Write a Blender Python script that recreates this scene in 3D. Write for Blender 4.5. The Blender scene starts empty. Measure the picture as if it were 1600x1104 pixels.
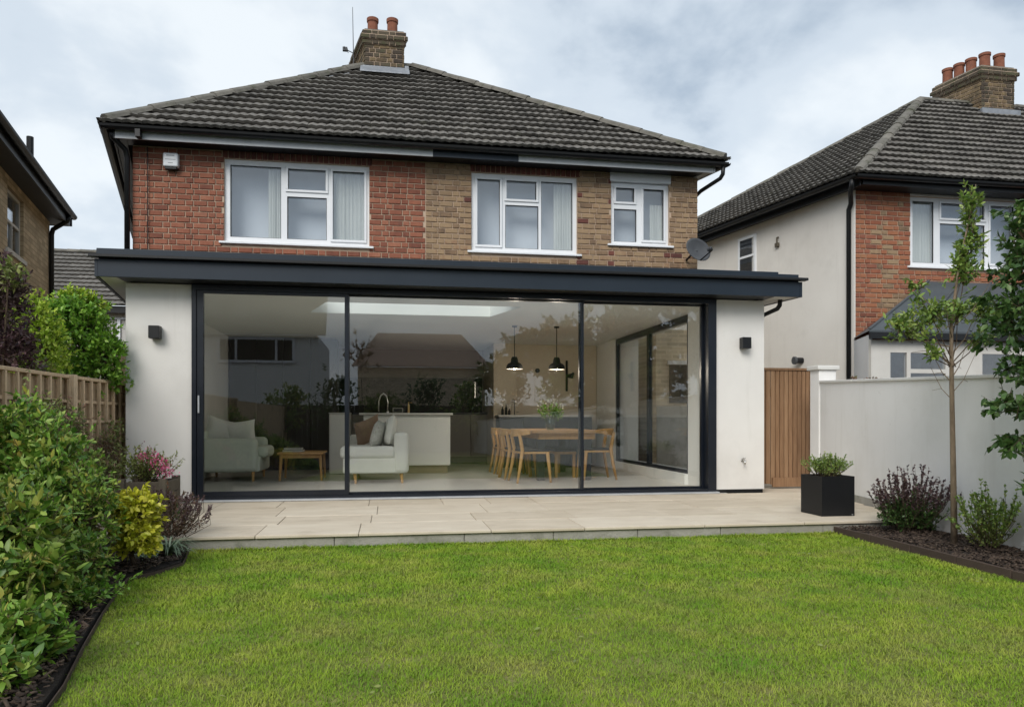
import bpy, bmesh, math, random
import numpy as np
from mathutils import Vector, Matrix

random.seed(7)
RNG = np.random.default_rng(7)
PI = math.pi
R = math.radians
scene = bpy.context.scene
COL = scene.collection

# ------------------------------------------------------------------ camera, sky, sun, exposure
cam_data = bpy.data.cameras.new('camera')
cam = bpy.data.objects.new('camera', cam_data)
COL.objects.link(cam)
cam.location = (0, 0, 1.0)
cam.rotation_euler = (R(90), 0, R(-9.5))
cam_data.sensor_width = 36
cam_data.lens = 25.99
cam_data.shift_y = 0.0644
cam_data.clip_start = 0.05
cam_data.clip_end = 500
scene.camera = cam

SUN_EL, SUN_AZ = 38, -28       # overcast: a broad soft sun behind the camera, a little to the left
sun_data = bpy.data.lights.new('sun', 'SUN')
sun_data.energy = 1.5
sun_data.angle = R(32)
sun_data.color = (1.0, 0.96, 0.9)
sun = bpy.data.objects.new('sun', sun_data)
COL.objects.link(sun)
_sd = Vector((math.sin(R(SUN_AZ)) * math.cos(R(SUN_EL)), -math.cos(R(SUN_AZ)) * math.cos(R(SUN_EL)), math.sin(R(SUN_EL))))
sun.rotation_euler = _sd.to_track_quat('Z', 'Y').to_euler()
sun.location = (6, -10, 14)

world = bpy.data.worlds.new('World')
scene.world = world
world.use_nodes = True


def build_world():
    nt = world.node_tree
    nt.nodes.clear()
    N, L = nt.nodes.new, nt.links.new
    out = N('ShaderNodeOutputWorld')
    sky = N('ShaderNodeTexSky')
    sky.sky_type = 'NISHITA'
    sky.sun_disc = False
    sky.sun_elevation = R(SUN_EL)
    sky.sun_rotation = R(180 - SUN_AZ)
    bg1 = N('ShaderNodeBackground')
    bg1.inputs['Strength'].default_value = 0.1
    L(sky.outputs[0], bg1.inputs['Color'])
    tc = N('ShaderNodeTexCoord')
    sep = N('ShaderNodeSeparateXYZ')
    L(tc.outputs['Generated'], sep.inputs[0])
    add = N('ShaderNodeMath'); add.operation = 'ADD'; add.inputs[1].default_value = 0.5
    mx = N('ShaderNodeMath'); mx.operation = 'MAXIMUM'; mx.inputs[1].default_value = 0.05
    L(sep.outputs[2], add.inputs[0]); L(add.outputs[0], mx.inputs[0])
    dv = N('ShaderNodeVectorMath'); dv.operation = 'DIVIDE'
    cmb = N('ShaderNodeCombineXYZ')
    for i in range(3):
        L(mx.outputs[0], cmb.inputs[i])
    L(tc.outputs['Generated'], dv.inputs[0]); L(cmb.outputs[0], dv.inputs[1])
    mp = N('ShaderNodeMapping'); mp.inputs['Scale'].default_value = (1.0, 1.0, 1.5); mp.inputs['Location'].default_value = (3.2, 1.7, 0.4)
    L(dv.outputs[0], mp.inputs[0])
    n1 = N('ShaderNodeTexNoise'); n1.inputs['Scale'].default_value = 2.3; n1.inputs['Detail'].default_value = 7; n1.inputs['Roughness'].default_value = 0.52; n1.inputs['Distortion'].default_value = 0.15
    L(mp.outputs[0], n1.inputs['Vector'])
    ramp = N('ShaderNodeValToRGB')
    cr = ramp.color_ramp
    cr.interpolation = 'EASE'
    cr.elements[0].position = 0.38; cr.elements[0].color = (0.255, 0.31, 0.375, 1)
    cr.elements[1].position = 0.63; cr.elements[1].color = (0.54, 0.575, 0.60, 1)
    e = cr.elements.new(0.5); e.color = (0.415, 0.465, 0.515, 1)
    L(n1.outputs[0], ramp.inputs[0])
    bg2 = N('ShaderNodeBackground')
    bg2.inputs['Strength'].default_value = 1.0
    L(ramp.outputs[0], bg2.inputs['Color'])
    mix = N('ShaderNodeMixShader')
    mix.inputs[0].default_value = 0.93
    L(bg1.outputs[0], mix.inputs[1]); L(bg2.outputs[0], mix.inputs[2])
    L(mix.outputs[0], out.inputs['Surface'])


build_world()
scene.view_settings.view_transform = 'Standard'
scene.view_settings.look = 'None'
scene.view_settings.exposure = 0.78
scene.view_settings.gamma = 1.0
scene.view_settings.use_curve_mapping = False
scene.render.engine = 'CYCLES'
scene.cycles.use_denoising = True
scene.cycles.max_bounces = 10
scene.cycles.transparent_max_bounces = 24
scene.cycles.sample_clamp_indirect = 4.0
scene.cycles.caustics_reflective = False
scene.cycles.caustics_refractive = False


# ------------------------------------------------------------------ materials
def mat(name, cols, rough=0.7, nscale=4.0, rnd=0.0, bump=0.0, bscale=40.0, metal=0.0, spec=0.4, translucent=0.0,
        stretch=(1, 1, 1), detail=6.0, rough_var=0.0, blotch=None, brick=None, wave=None):
    """Principled material; a ramp over world-position noise mixed with a per-piece random value."""
    m = bpy.data.materials.new(name)
    m.use_nodes = True
    nt = m.node_tree
    nt.nodes.clear()
    N, L = nt.nodes.new, nt.links.new
    out = N('ShaderNodeOutputMaterial')
    p = N('ShaderNodeBsdfPrincipled')
    p.inputs['Roughness'].default_value = rough
    p.inputs['Metallic'].default_value = metal
    p.inputs['Specular IOR Level'].default_value = spec
    geo = N('ShaderNodeNewGeometry')
    mp = N('ShaderNodeMapping'); mp.inputs['Scale'].default_value = stretch
    L(geo.outputs['Position'], mp.inputs[0])
    noise = N('ShaderNodeTexNoise'); noise.inputs['Scale'].default_value = nscale; noise.inputs['Detail'].default_value = detail
    noise.inputs['Roughness'].default_value = 0.6
    L(mp.outputs[0], noise.inputs['Vector'])
    st = N('ShaderNodeMapRange'); st.inputs[1].default_value = 0.28; st.inputs[2].default_value = 0.72
    L(noise.outputs[0], st.inputs[0])
    fac = st.outputs[0]
    if rnd > 0:
        oi = N('ShaderNodeObjectInfo')
        ad = N('ShaderNodeMath'); ad.operation = 'ADD'
        L(oi.outputs['Random'], ad.inputs[0]); L(geo.outputs['Random Per Island'], ad.inputs[1])
        fr = N('ShaderNodeMath'); fr.operation = 'FRACT'; L(ad.outputs[0], fr.inputs[0])
        mxr = N('ShaderNodeMix'); mxr.inputs[0].default_value = rnd
        L(fac, mxr.inputs[2]); L(fr.outputs[0], mxr.inputs[3])
        fac = mxr.outputs[0]
    ramp = N('ShaderNodeValToRGB')
    cr = ramp.color_ramp
    if len(cols) == 1:
        cols = [cols[0], cols[0]]
    while len(cr.elements) < len(cols):
        cr.elements.new(0.5)
    for i, c in enumerate(cols):
        cr.elements[i].position = i / (len(cols) - 1)
        cr.elements[i].color = (*c, 1)
    L(fac, ramp.inputs[0])
    color = ramp.outputs[0]
    height = None
    if blotch:                       # stains, moss, lichen: (colour, scale, threshold low, high, strength)
      for bl in (blotch if isinstance(blotch, list) else [blotch]):
        bc, bs, b0, b1, bw = bl[:5]
        bn = N('ShaderNodeTexNoise'); bn.inputs['Scale'].default_value = bs; bn.inputs['Detail'].default_value = 8; bn.inputs['Roughness'].default_value = 0.65
        if len(bl) > 5:
            bmp = N('ShaderNodeMapping'); bmp.inputs['Scale'].default_value = bl[5]
            L(geo.outputs['Position'], bmp.inputs[0]); L(bmp.outputs[0], bn.inputs['Vector'])
        else:
            L(geo.outputs['Position'], bn.inputs['Vector'])
        mr = N('ShaderNodeMapRange'); mr.inputs[1].default_value = b0; mr.inputs[2].default_value = b1; mr.inputs[4].default_value = bw
        L(bn.outputs[0], mr.inputs[0])
        mb = N('ShaderNodeMix'); mb.data_type = 'RGBA'
        L(mr.outputs[0], mb.inputs[0]); L(color, mb.inputs[6]); mb.inputs[7].default_value = (*bc, 1)
        color = mb.outputs[2]
    if brick:                        # far brickwork, too small to tell apart: (axis, mortar colour)
        ax, mc = brick
        sp = N('ShaderNodeSeparateXYZ'); L(geo.outputs['Position'], sp.inputs[0])
        cb = N('ShaderNodeCombineXYZ'); L(sp.outputs[ax], cb.inputs[0]); L(sp.outputs[2], cb.inputs[1])
        bt = N('ShaderNodeTexBrick')
        bt.inputs['Scale'].default_value = 1.0
        bt.inputs['Brick Width'].default_value = 0.225; bt.inputs['Row Height'].default_value = 0.075; bt.inputs['Mortar Size'].default_value = 0.006
        L(cb.outputs[0], bt.inputs['Vector'])
        bt.inputs['Color1'].default_value = (1.1, 1.1, 1.1, 1); bt.inputs['Color2'].default_value = (0.72, 0.72, 0.72, 1)
        bt.inputs['Mortar'].default_value = (*mc, 1)
        ml = N('ShaderNodeMix'); ml.data_type = 'RGBA'; ml.blend_type = 'MULTIPLY'; ml.inputs[0].default_value = 1
        L(color, ml.inputs[6]); L(bt.outputs[0], ml.inputs[7])
        color = ml.outputs[2]
    L(color, p.inputs['Base Color'])
    if rough_var:
        rr = N('ShaderNodeMapRange'); rr.inputs[3].default_value = max(0.02, rough - rough_var); rr.inputs[4].default_value = min(1, rough + rough_var)
        L(noise.outputs[0], rr.inputs[0]); L(rr.outputs[0], p.inputs['Roughness'])
    if bump:
        bn2 = N('ShaderNodeTexNoise'); bn2.inputs['Scale'].default_value = bscale; bn2.inputs['Detail'].default_value = 5
        L(mp.outputs[0], bn2.inputs['Vector'])
        b = N('ShaderNodeBump'); b.inputs['Strength'].default_value = bump; b.inputs['Distance'].default_value = 0.01
        L(bn2.outputs[0], b.inputs['Height'])
        L(b.outputs[0], p.inputs['Normal'])
    if translucent:
        t = N('ShaderNodeBsdfTranslucent')
        L(color, t.inputs['Color'])
        ms = N('ShaderNodeMixShader'); ms.inputs[0].default_value = translucent
        L(p.outputs[0], ms.inputs[1]); L(t.outputs[0], ms.inputs[2])
        L(ms.outputs[0], out.inputs['Surface'])
    else:
        L(p.outputs[0], out.inputs['Surface'])
    return m


def glass(name, ior=1.5, base=0.0, tint=(0.93, 0.96, 0.95), rough=0.0):
    """Thin glazing: clear, with a Fresnel mirror on each face."""
    m = bpy.data.materials.new(name)
    m.use_nodes = True
    nt = m.node_tree
    nt.nodes.clear()
    N, L = nt.nodes.new, nt.links.new
    out = N('ShaderNodeOutputMaterial')
    tr = N('ShaderNodeBsdfTransparent'); tr.inputs[0].default_value = (*tint, 1)
    gl = N('ShaderNodeBsdfGlossy'); gl.inputs['Roughness'].default_value = rough; gl.inputs['Color'].default_value = (0.95, 0.97, 1, 1)
    lw = N('ShaderNodeLayerWeight'); lw.inputs['Blend'].default_value = 0.5
    pw = N('ShaderNodeMath'); pw.operation = 'POWER'; pw.inputs[1].default_value = 5.0
    L(lw.outputs['Facing'], pw.inputs[0])
    f0 = ((ior - 1) / (ior + 1)) ** 2 + base
    ad = N('ShaderNodeMath'); ad.operation = 'MULTIPLY_ADD'; ad.use_clamp = True; ad.inputs[1].default_value = 1 - f0; ad.inputs[2].default_value = f0
    L(pw.outputs[0], ad.inputs[0])
    ms = N('ShaderNodeMixShader')
    L(ad.outputs[0], ms.inputs[0]); L(tr.outputs[0], ms.inputs[1]); L(gl.outputs[0], ms.inputs[2])
    L(ms.outputs[0], out.inputs['Surface'])
    return m


M = {}
M['render'] = mat('white_render', [(0.68, 0.66, 0.63), (0.75, 0.735, 0.705)], 0.92, 1.2, bump=0.3, bscale=220, blotch=[((0.52, 0.50, 0.465), 1.6, 0.52, 0.8, 0.4), ((0.50, 0.485, 0.44), 1.0, 0.56, 0.8, 0.35, (6, 6, 0.5))])
M['render_old'] = mat('old_white_render', [(0.64, 0.61, 0.565), (0.73, 0.705, 0.66)], 0.93, 0.9, bump=0.3, bscale=160, blotch=[((0.42, 0.39, 0.35), 1.1, 0.54, 0.78, 0.4), ((0.45, 0.42, 0.37), 1.0, 0.55, 0.8, 0.4, (4, 4, 0.4))])
M['render_wall'] = mat('white_garden_wall_render', [(0.76, 0.75, 0.73), (0.82, 0.81, 0.795)], 0.92, 1.2, bump=0.25, bscale=220, blotch=[((0.62, 0.60, 0.56), 1.3, 0.5, 0.8, 0.5), ((0.55, 0.53, 0.48), 1.0, 0.56, 0.8, 0.4, (5, 5, 0.5)), ((0.40, 0.41, 0.34), 9, 0.66, 0.78, 0.5)])
M['coping'] = mat('coping_stone', [(0.62, 0.61, 0.58), (0.70, 0.69, 0.66)], 0.9, 3, bump=0.2, bscale=90, blotch=((0.33, 0.32, 0.28), 3.0, 0.55, 0.75, 0.5))
M['mortar'] = mat('mortar', [(0.42, 0.315, 0.23), (0.53, 0.41, 0.31)], 0.95, 9, bump=0.4, bscale=150)
M['brick_red'] = mat('red_brick', [(0.135, 0.052, 0.037), (0.23, 0.084, 0.052), (0.29, 0.11, 0.067), (0.35, 0.155, 0.095)], 0.9, 14, rnd=0.62, bump=0.5, bscale=110, blotch=((0.12, 0.085, 0.07), 2.2, 0.58, 0.78, 0.5))
M['brick_tan'] = mat('tan_brick', [(0.12, 0.08, 0.055), (0.225, 0.147, 0.09), (0.295, 0.203, 0.122), (0.34, 0.235, 0.14), (0.23, 0.115, 0.072)], 0.9, 14, rnd=0.66, bump=0.5, bscale=110, blotch=((0.10, 0.085, 0.07), 2.0, 0.57, 0.78, 0.4))
M['brick_dark'] = mat('dark_soldier_brick', [(0.08, 0.035, 0.03), (0.15, 0.055, 0.042), (0.19, 0.07, 0.05)], 0.9, 14, rnd=0.6, bump=0.5, bscale=110)
M['brick_stock'] = mat('london_stock_brick', [(0.05, 0.038, 0.028), (0.15, 0.105, 0.06), (0.23, 0.165, 0.09), (0.07, 0.045, 0.034)], 0.92, 14, rnd=0.6, bump=0.5, bscale=110, blotch=((0.04, 0.038, 0.026), 4.0, 0.45, 0.62, 0.75))
M['brick_soot'] = mat('sooty_brick', [(0.035, 0.028, 0.022), (0.065, 0.05, 0.038), (0.10, 0.08, 0.055), (0.05, 0.055, 0.028)], 0.95, 12, rnd=0.5, bump=0.5, bscale=90, blotch=((0.065, 0.075, 0.03), 5.0, 0.5, 0.65, 0.7))
M['brick_orange'] = mat('orange_brick', [(0.18, 0.06, 0.038), (0.29, 0.105, 0.058), (0.33, 0.135, 0.07), (0.32, 0.17, 0.09)], 0.9, 10, rnd=0.6, bump=0.5, bscale=110)
M['brick_far'] = mat('far_stock_brickwork', [(0.46, 0.36, 0.23), (0.60, 0.48, 0.32)], 0.92, 1.4, bump=0.2, bscale=60, brick=(1, (0.62, 0.6, 0.58)))
M['brick_face'] = mat('stock_brickwork', [(0.52, 0.42, 0.29), (0.70, 0.59, 0.42)], 0.92, 3.4, bump=0.2, bscale=60, brick=(0, (1.2, 1.2, 1.2)))
M['tile'] = mat('concrete_roof_tile', [(0.06, 0.056, 0.051), (0.115, 0.107, 0.096), (0.16, 0.149, 0.134), (0.22, 0.205, 0.185)], 0.85, 9, rnd=0.45, bump=0.5, bscale=70, spec=0.3, blotch=((0.24, 0.235, 0.19), 7.0, 0.58, 0.70, 0.7))
M['ridge'] = mat('ridge_tile', [(0.09, 0.085, 0.073), (0.15, 0.14, 0.12), (0.21, 0.195, 0.165)], 0.9, 9, rnd=0.5, bump=0.5, bscale=60, blotch=((0.06, 0.065, 0.035), 4.0, 0.52, 0.68, 0.8))
M['underlay'] = mat('roof_underlay', [(0.012, 0.011, 0.010)], 0.95)
M['lead'] = mat('lead_flashing', [(0.20, 0.215, 0.235), (0.33, 0.35, 0.38)], 0.55, 8, metal=0.3, bump=0.3, bscale=30)
M['pot'] = mat('terracotta_pot', [(0.17, 0.06, 0.035), (0.27, 0.105, 0.06)], 0.85, 9, bump=0.2, bscale=60, blotch=((0.10, 0.05, 0.04), 7.0, 0.55, 0.75, 0.6))
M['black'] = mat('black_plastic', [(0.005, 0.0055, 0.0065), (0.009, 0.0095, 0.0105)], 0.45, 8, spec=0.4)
M['anthracite'] = mat('anthracite_aluminium', [(0.012, 0.020, 0.031), (0.015, 0.024, 0.037)], 0.45, 2, spec=0.35, rough_var=0.1)
M['frame'] = mat('dark_door_frame', [(0.005, 0.008, 0.014), (0.008, 0.011, 0.018)], 0.32, 3, spec=0.5, rough_var=0.08)
M['grey_fascia'] = mat('grey_painted_fascia', [(0.42, 0.44, 0.46), (0.52, 0.54, 0.56)], 0.6, 3, blotch=((0.14, 0.14, 0.14), 3, 0.55, 0.75, 0.5))
M['upvc'] = mat('white_plastic', [(0.74, 0.76, 0.79), (0.80, 0.82, 0.84)], 0.35, 3, spec=0.5)
M['cream'] = mat('cream_soffit', [(0.55, 0.53, 0.49), (0.64, 0.62, 0.58)], 0.8, 3)
M['alu'] = mat('pale_aluminium', [(0.55, 0.57, 0.6), (0.66, 0.68, 0.7)], 0.35, 6, metal=0.6)
M['steel'] = mat('brushed_steel', [(0.55, 0.54, 0.52), (0.68, 0.67, 0.65)], 0.25, 6, metal=1.0)
M['brass'] = mat('brass', [(0.55, 0.38, 0.16), (0.66, 0.47, 0.22)], 0.3, 6, metal=1.0)
M['slab'] = mat('sandstone_slab', [(0.47, 0.395, 0.295), (0.585, 0.505, 0.395), (0.67, 0.595, 0.48)], 0.8, 2.6, rnd=0.4, bump=0.2, bscale=40, stretch=(1, 2.2, 1), blotch=((0.33, 0.27, 0.20), 3.2, 0.55, 0.75, 0.45))
M['concrete'] = mat('weathered_concrete', [(0.27, 0.255, 0.22), (0.40, 0.385, 0.345)], 0.95, 5, rnd=0.3, bump=0.6, bscale=60, blotch=((0.07, 0.085, 0.04), 4.0, 0.5, 0.72, 0.7))
M['joint'] = mat('paving_joint', [(0.28, 0.25, 0.205), (0.38, 0.345, 0.28)], 0.95, 20, bump=0.4, bscale=200)
M['soil'] = mat('dark_soil', [(0.012, 0.009, 0.007), (0.032, 0.024, 0.018)], 0.98, 18, bump=1.0, bscale=60)
M['bark'] = mat('bark_chip', [(0.016, 0.011, 0.009), (0.040, 0.027, 0.020), (0.075, 0.052, 0.038), (0.13, 0.095, 0.07)], 0.95, 30, rnd=0.75)
M['edging'] = mat('edging_board', [(0.050, 0.034, 0.026), (0.085, 0.058, 0.045)], 0.8, 8, rnd=0.4, bump=0.3, bscale=60, stretch=(4, 1, 4))
M['thatch'] = mat('lawn_thatch', [(0.12, 0.13, 0.032), (0.17, 0.185, 0.045), (0.24, 0.22, 0.08)], 0.95, 5, bump=1.0, bscale=120)
M['grass'] = mat('grass_blade', [(0.11, 0.235, 0.022), (0.22, 0.36, 0.03), (0.335, 0.43, 0.048), (0.50, 0.51, 0.13)], 0.6, 3.0, rnd=0.30, spec=0.15, translucent=0.25, detail=12, blotch=[((0.095, 0.28, 0.018), 1.1, 0.48, 0.70, 0.65), ((0.44, 0.375, 0.13), 1.9, 0.5, 0.72, 0.6), ((0.50, 0.43, 0.22), 7.0, 0.6, 0.75, 0.5)])
M['fence'] = mat('fence_timber', [(0.44, 0.31, 0.195), (0.62, 0.46, 0.30), (0.72, 0.55, 0.38)], 0.85, 5, rnd=0.5, bump=0.4, bscale=40, stretch=(8, 8, 0.9), blotch=((0.16, 0.13, 0.09), 2.5, 0.52, 0.75, 0.6))
M['fence_board'] = mat('fence_board_timber', [(0.30, 0.205, 0.125), (0.44, 0.32, 0.20), (0.54, 0.40, 0.265)], 0.85, 5, rnd=0.6, bump=0.4, bscale=40, stretch=(8, 8, 0.9), blotch=((0.2, 0.16, 0.11), 2.5, 0.5, 0.75, 0.6))
M['gate'] = mat('gate_timber', [(0.17, 0.09, 0.045), (0.29, 0.165, 0.085), (0.39, 0.24, 0.135)], 0.8, 5, rnd=0.5, bump=0.4, bscale=40, stretch=(10, 10, 0.8))
M['old_wood'] = mat('weathered_box_timber', [(0.07, 0.058, 0.042), (0.13, 0.11, 0.08)], 0.9, 6, rnd=0.4, bump=0.5, bscale=40, stretch=(8, 8, 1))
M['planter'] = mat('black_planter', [(0.0045, 0.005, 0.0065), (0.007, 0.0075, 0.009)], 0.5, 4, spec=0.4, bump=0.08, bscale=200)
M['trunk'] = mat('tree_bark', [(0.16, 0.115, 0.078), (0.30, 0.225, 0.155)], 0.9, 16, bump=0.8, bscale=60, stretch=(2, 2, 0.6))
M['twig'] = mat('twig', [(0.06, 0.04, 0.026), (0.11, 0.078, 0.05)], 0.9, 12)
M['stem_green'] = mat('green_stem', [(0.06, 0.09, 0.025), (0.10, 0.13, 0.04)], 0.8, 12)
LF = dict(rough=0.40, nscale=7, rnd=0.74, spec=0.42, translucent=0.25)
M['leaf_dark'] = mat('leaf_dark_green', [(0.026, 0.06, 0.017), (0.05, 0.11, 0.028), (0.085, 0.16, 0.04), (0.15, 0.22, 0.065)], **LF)
M['leaf_laurel'] = mat('leaf_laurel', [(0.03, 0.085, 0.012), (0.085, 0.19, 0.024), (0.165, 0.29, 0.038), (0.32, 0.42, 0.085), (0.44, 0.29, 0.05)], **LF)
M['leaf_lime'] = mat('leaf_lime', [(0.20, 0.34, 0.03), (0.33, 0.49, 0.05), (0.45, 0.58, 0.07), (0.54, 0.61, 0.10)], **LF)
M['leaf_mid'] = mat('leaf_mid_green', [(0.07, 0.18, 0.022), (0.14, 0.31, 0.035), (0.23, 0.42, 0.05), (0.35, 0.51, 0.075)], **LF)
M['leaf_yellow'] = mat('leaf_yellow', [(0.34, 0.40, 0.025), (0.52, 0.53, 0.035), (0.66, 0.62, 0.06), (0.72, 0.67, 0.15)], **LF)
M['leaf_purple'] = mat('leaf_purple', [(0.03, 0.018, 0.022), (0.07, 0.036, 0.043), (0.13, 0.075, 0.078), (0.20, 0.16, 0.14)], **LF)
M['leaf_bronze'] = mat('leaf_bronze', [(0.07, 0.06, 0.035), (0.13, 0.10, 0.06), (0.20, 0.09, 0.06), (0.16, 0.18, 0.075)], **LF)
M['leaf_grey'] = mat('leaf_grey_green', [(0.12, 0.17, 0.10), (0.20, 0.27, 0.165), (0.34, 0.41, 0.28)], **LF)
M['leaf_olive'] = mat('leaf_olive', [(0.09, 0.12, 0.032), (0.16, 0.21, 0.055), (0.24, 0.29, 0.08), (0.34, 0.34, 0.10)], **LF)
M['leaf_young'] = mat('leaf_young_tree', [(0.09, 0.17, 0.035), (0.15, 0.25, 0.05), (0.24, 0.34, 0.07), (0.40, 0.44, 0.11)], **LF)
M['petal_pink'] = mat('petal_pink', [(0.45, 0.06, 0.16), (0.62, 0.13, 0.26), (0.72, 0.28, 0.42)], rough=0.6, rnd=0.8, translucent=0.25)
M['petal_purple'] = mat('petal_purple', [(0.16, 0.045, 0.085), (0.26, 0.08, 0.13)], rough=0.6, rnd=0.8)
M['petal_white'] = mat('petal_white', [(0.60, 0.62, 0.5), (0.75, 0.76, 0.66)], rough=0.6, rnd=0.8)
M['glass'] = glass('door_glass', 1.5, 0.026, (0.985, 0.99, 0.985))
M['glass_win'] = glass('window_glass', 1.5, 0.06, (0.95, 0.965, 0.98))
M['glass_sky'] = glass('rooflight_glass', 1.4, 0.0, (0.955, 0.985, 0.98))
M['vase_glass'] = glass('vase_glass', 1.5, 0.03, (0.72, 0.80, 0.76))
M['room_white'] = mat('interior_white_paint', [(0.78, 0.78, 0.75), (0.82, 0.82, 0.79)], 0.8, 1)
M['room_beige'] = mat('interior_beige_plaster', [(0.58, 0.50, 0.39), (0.66, 0.58, 0.46)], 0.85, 1.5, bump=0.1, bscale=60)
M['room_dark'] = mat('interior_dark_panel', [(0.028, 0.025, 0.021), (0.042, 0.037, 0.03)], 0.6, 2)
M['room_taupe'] = mat('interior_taupe_paint', [(0.20, 0.18, 0.15), (0.24, 0.215, 0.18)], 0.85, 1)
M['floor'] = mat('interior_floor_tile', [(0.50, 0.49, 0.45), (0.58, 0.57, 0.52)], 0.30, 1.2, rough_var=0.06)
M['cab_white'] = mat('cabinet_white', [(0.76, 0.76, 0.72), (0.80, 0.80, 0.76)], 0.4, 1)
M['cab_grey'] = mat('cabinet_taupe', [(0.22, 0.205, 0.18), (0.26, 0.245, 0.215)], 0.45, 1)
M['cab_dark'] = mat('cabinet_charcoal', [(0.022, 0.026, 0.031), (0.03, 0.034, 0.04)], 0.45, 1)
M['worktop'] = mat('worktop_pale_stone', [(0.56, 0.55, 0.52), (0.64, 0.63, 0.6)], 0.3, 6)
M['splash'] = mat('black_splashback', [(0.006, 0.007, 0.007), (0.012, 0.013, 0.013)], 0.5, 3, spec=0.25)
M['plinth'] = mat('plinth_oak', [(0.26, 0.21, 0.13), (0.32, 0.26, 0.17)], 0.6, 5)
M['sofa'] = mat('sofa_sage_fabric', [(0.56, 0.60, 0.51), (0.64, 0.68, 0.58)], 0.95, 3, bump=0.3, bscale=300)
M['sofa_pale'] = mat('chaise_pale_fabric', [(0.62, 0.62, 0.575), (0.70, 0.70, 0.65)], 0.95, 3, bump=0.3, bscale=300)
M['pillow'] = mat('pillow_pale', [(0.64, 0.64, 0.59), (0.72, 0.72, 0.67)], 0.95, 8, bump=0.3, bscale=250)
M['pillow_pat'] = mat('pillow_patterned', [(0.34, 0.34, 0.31), (0.58, 0.58, 0.54)], 0.95, 34, bump=0.3, bscale=250)
M['pillow_tan'] = mat('pillow_tan', [(0.20, 0.135, 0.09), (0.26, 0.18, 0.125)], 0.95, 8, bump=0.3, bscale=250)
M['oak'] = mat('oak', [(0.38, 0.20, 0.07), (0.50, 0.285, 0.105), (0.58, 0.35, 0.145)], 0.5, 6, rnd=0.3, stretch=(3, 3, 0.6))
M['oak_top'] = mat('oak_tabletop', [(0.34, 0.185, 0.075), (0.48, 0.28, 0.12)], 0.4, 5, stretch=(6, 0.7, 3))
M['blackpad'] = mat('black_seat_pad', [(0.012, 0.013, 0.015), (0.02, 0.021, 0.023)], 0.7, 9)
M['bulb'] = bpy.data.materials.new('warm_bulb')
M['bulb'].use_nodes = True
_pb = M['bulb'].node_tree.nodes['Principled BSDF']
_pb.inputs['Emission Color'].default_value = (1.0, 0.8, 0.55, 1); _pb.inputs['Emission Color'].default_value = (1.0, 0.85, 0.62, 1); _pb.inputs['Emission Strength'].default_value = 0.5
_pb.inputs['Base Color'].default_value = (0.8, 0.76, 0.66, 1)
M['book'] = mat('book_cover', [(0.12, 0.11, 0.10), (0.26, 0.24, 0.21)], 0.6, 3, rnd=0.8)
M['pane_backing'] = mat('sky_tone_backing', [(0.62, 0.67, 0.71), (0.72, 0.76, 0.79)], 0.9, 1.2)  # pale blue standing in for sky mirrored in the panes
M['curtain'] = mat('net_curtain', [(0.50, 0.52, 0.47), (0.62, 0.63, 0.57)], 0.95, 3, stretch=(12, 1, 0.4))
M['dish'] = mat('dish_grey', [(0.055, 0.058, 0.064), (0.085, 0.09, 0.096)], 0.6, 5)
M['print'] = mat('grey_print', [(0.22, 0.23, 0.25)], 0.7)
M['slate'] = mat('lean_to_roof', [(0.06, 0.07, 0.078), (0.10, 0.115, 0.125)], 0.5, 3, rnd=0.4, bump=0.2, bscale=40)
M['roof_brown'] = mat('brown_roof_tile', [(0.20, 0.14, 0.12), (0.32, 0.23, 0.19), (0.40, 0.30, 0.25)], 0.9, 3, rnd=0.5, stretch=(1, 6, 6))
M['roof_olive'] = mat('mossy_roof_tile', [(0.28, 0.26, 0.19), (0.42, 0.39, 0.29)], 0.9, 3, rnd=0.5, stretch=(1, 6, 6))


# ------------------------------------------------------------------ object helpers
def link(o, parent=None, world_m=None):
    COL.objects.link(o)
    if world_m is not None:
        o.matrix_basis = world_m
    if parent is not None:
        o.parent = parent
        o.matrix_parent_inverse = parent.matrix_basis.inverted()
    return o


def tag(o, label=None, cat=None, group=None, kind=None):
    if label: o['label'] = label
    if cat: o['category'] = cat
    if group: o['group'] = group
    if kind: o['kind'] = kind
    return o


def thing(name, loc, label, cat, group=None):
    o = bpy.data.objects.new(name, None)
    o.empty_display_size = 0.1
    link(o, None, Matrix.Translation(Vector(loc)))
    return tag(o, label, cat, group)


def copy_tree(root, mw, label=None):
    r = root.copy()
    COL.objects.link(r)
    r.matrix_basis = mw
    if label: r['label'] = label
    for ch in root.children:
        c = ch.copy(); COL.objects.link(c); c.parent = r
        c.matrix_parent_inverse = ch.matrix_parent_inverse.copy()
        for g in ch.children:
            d = g.copy(); COL.objects.link(d); d.parent = c
            d.matrix_parent_inverse = g.matrix_parent_inverse.copy()
    return r


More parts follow.
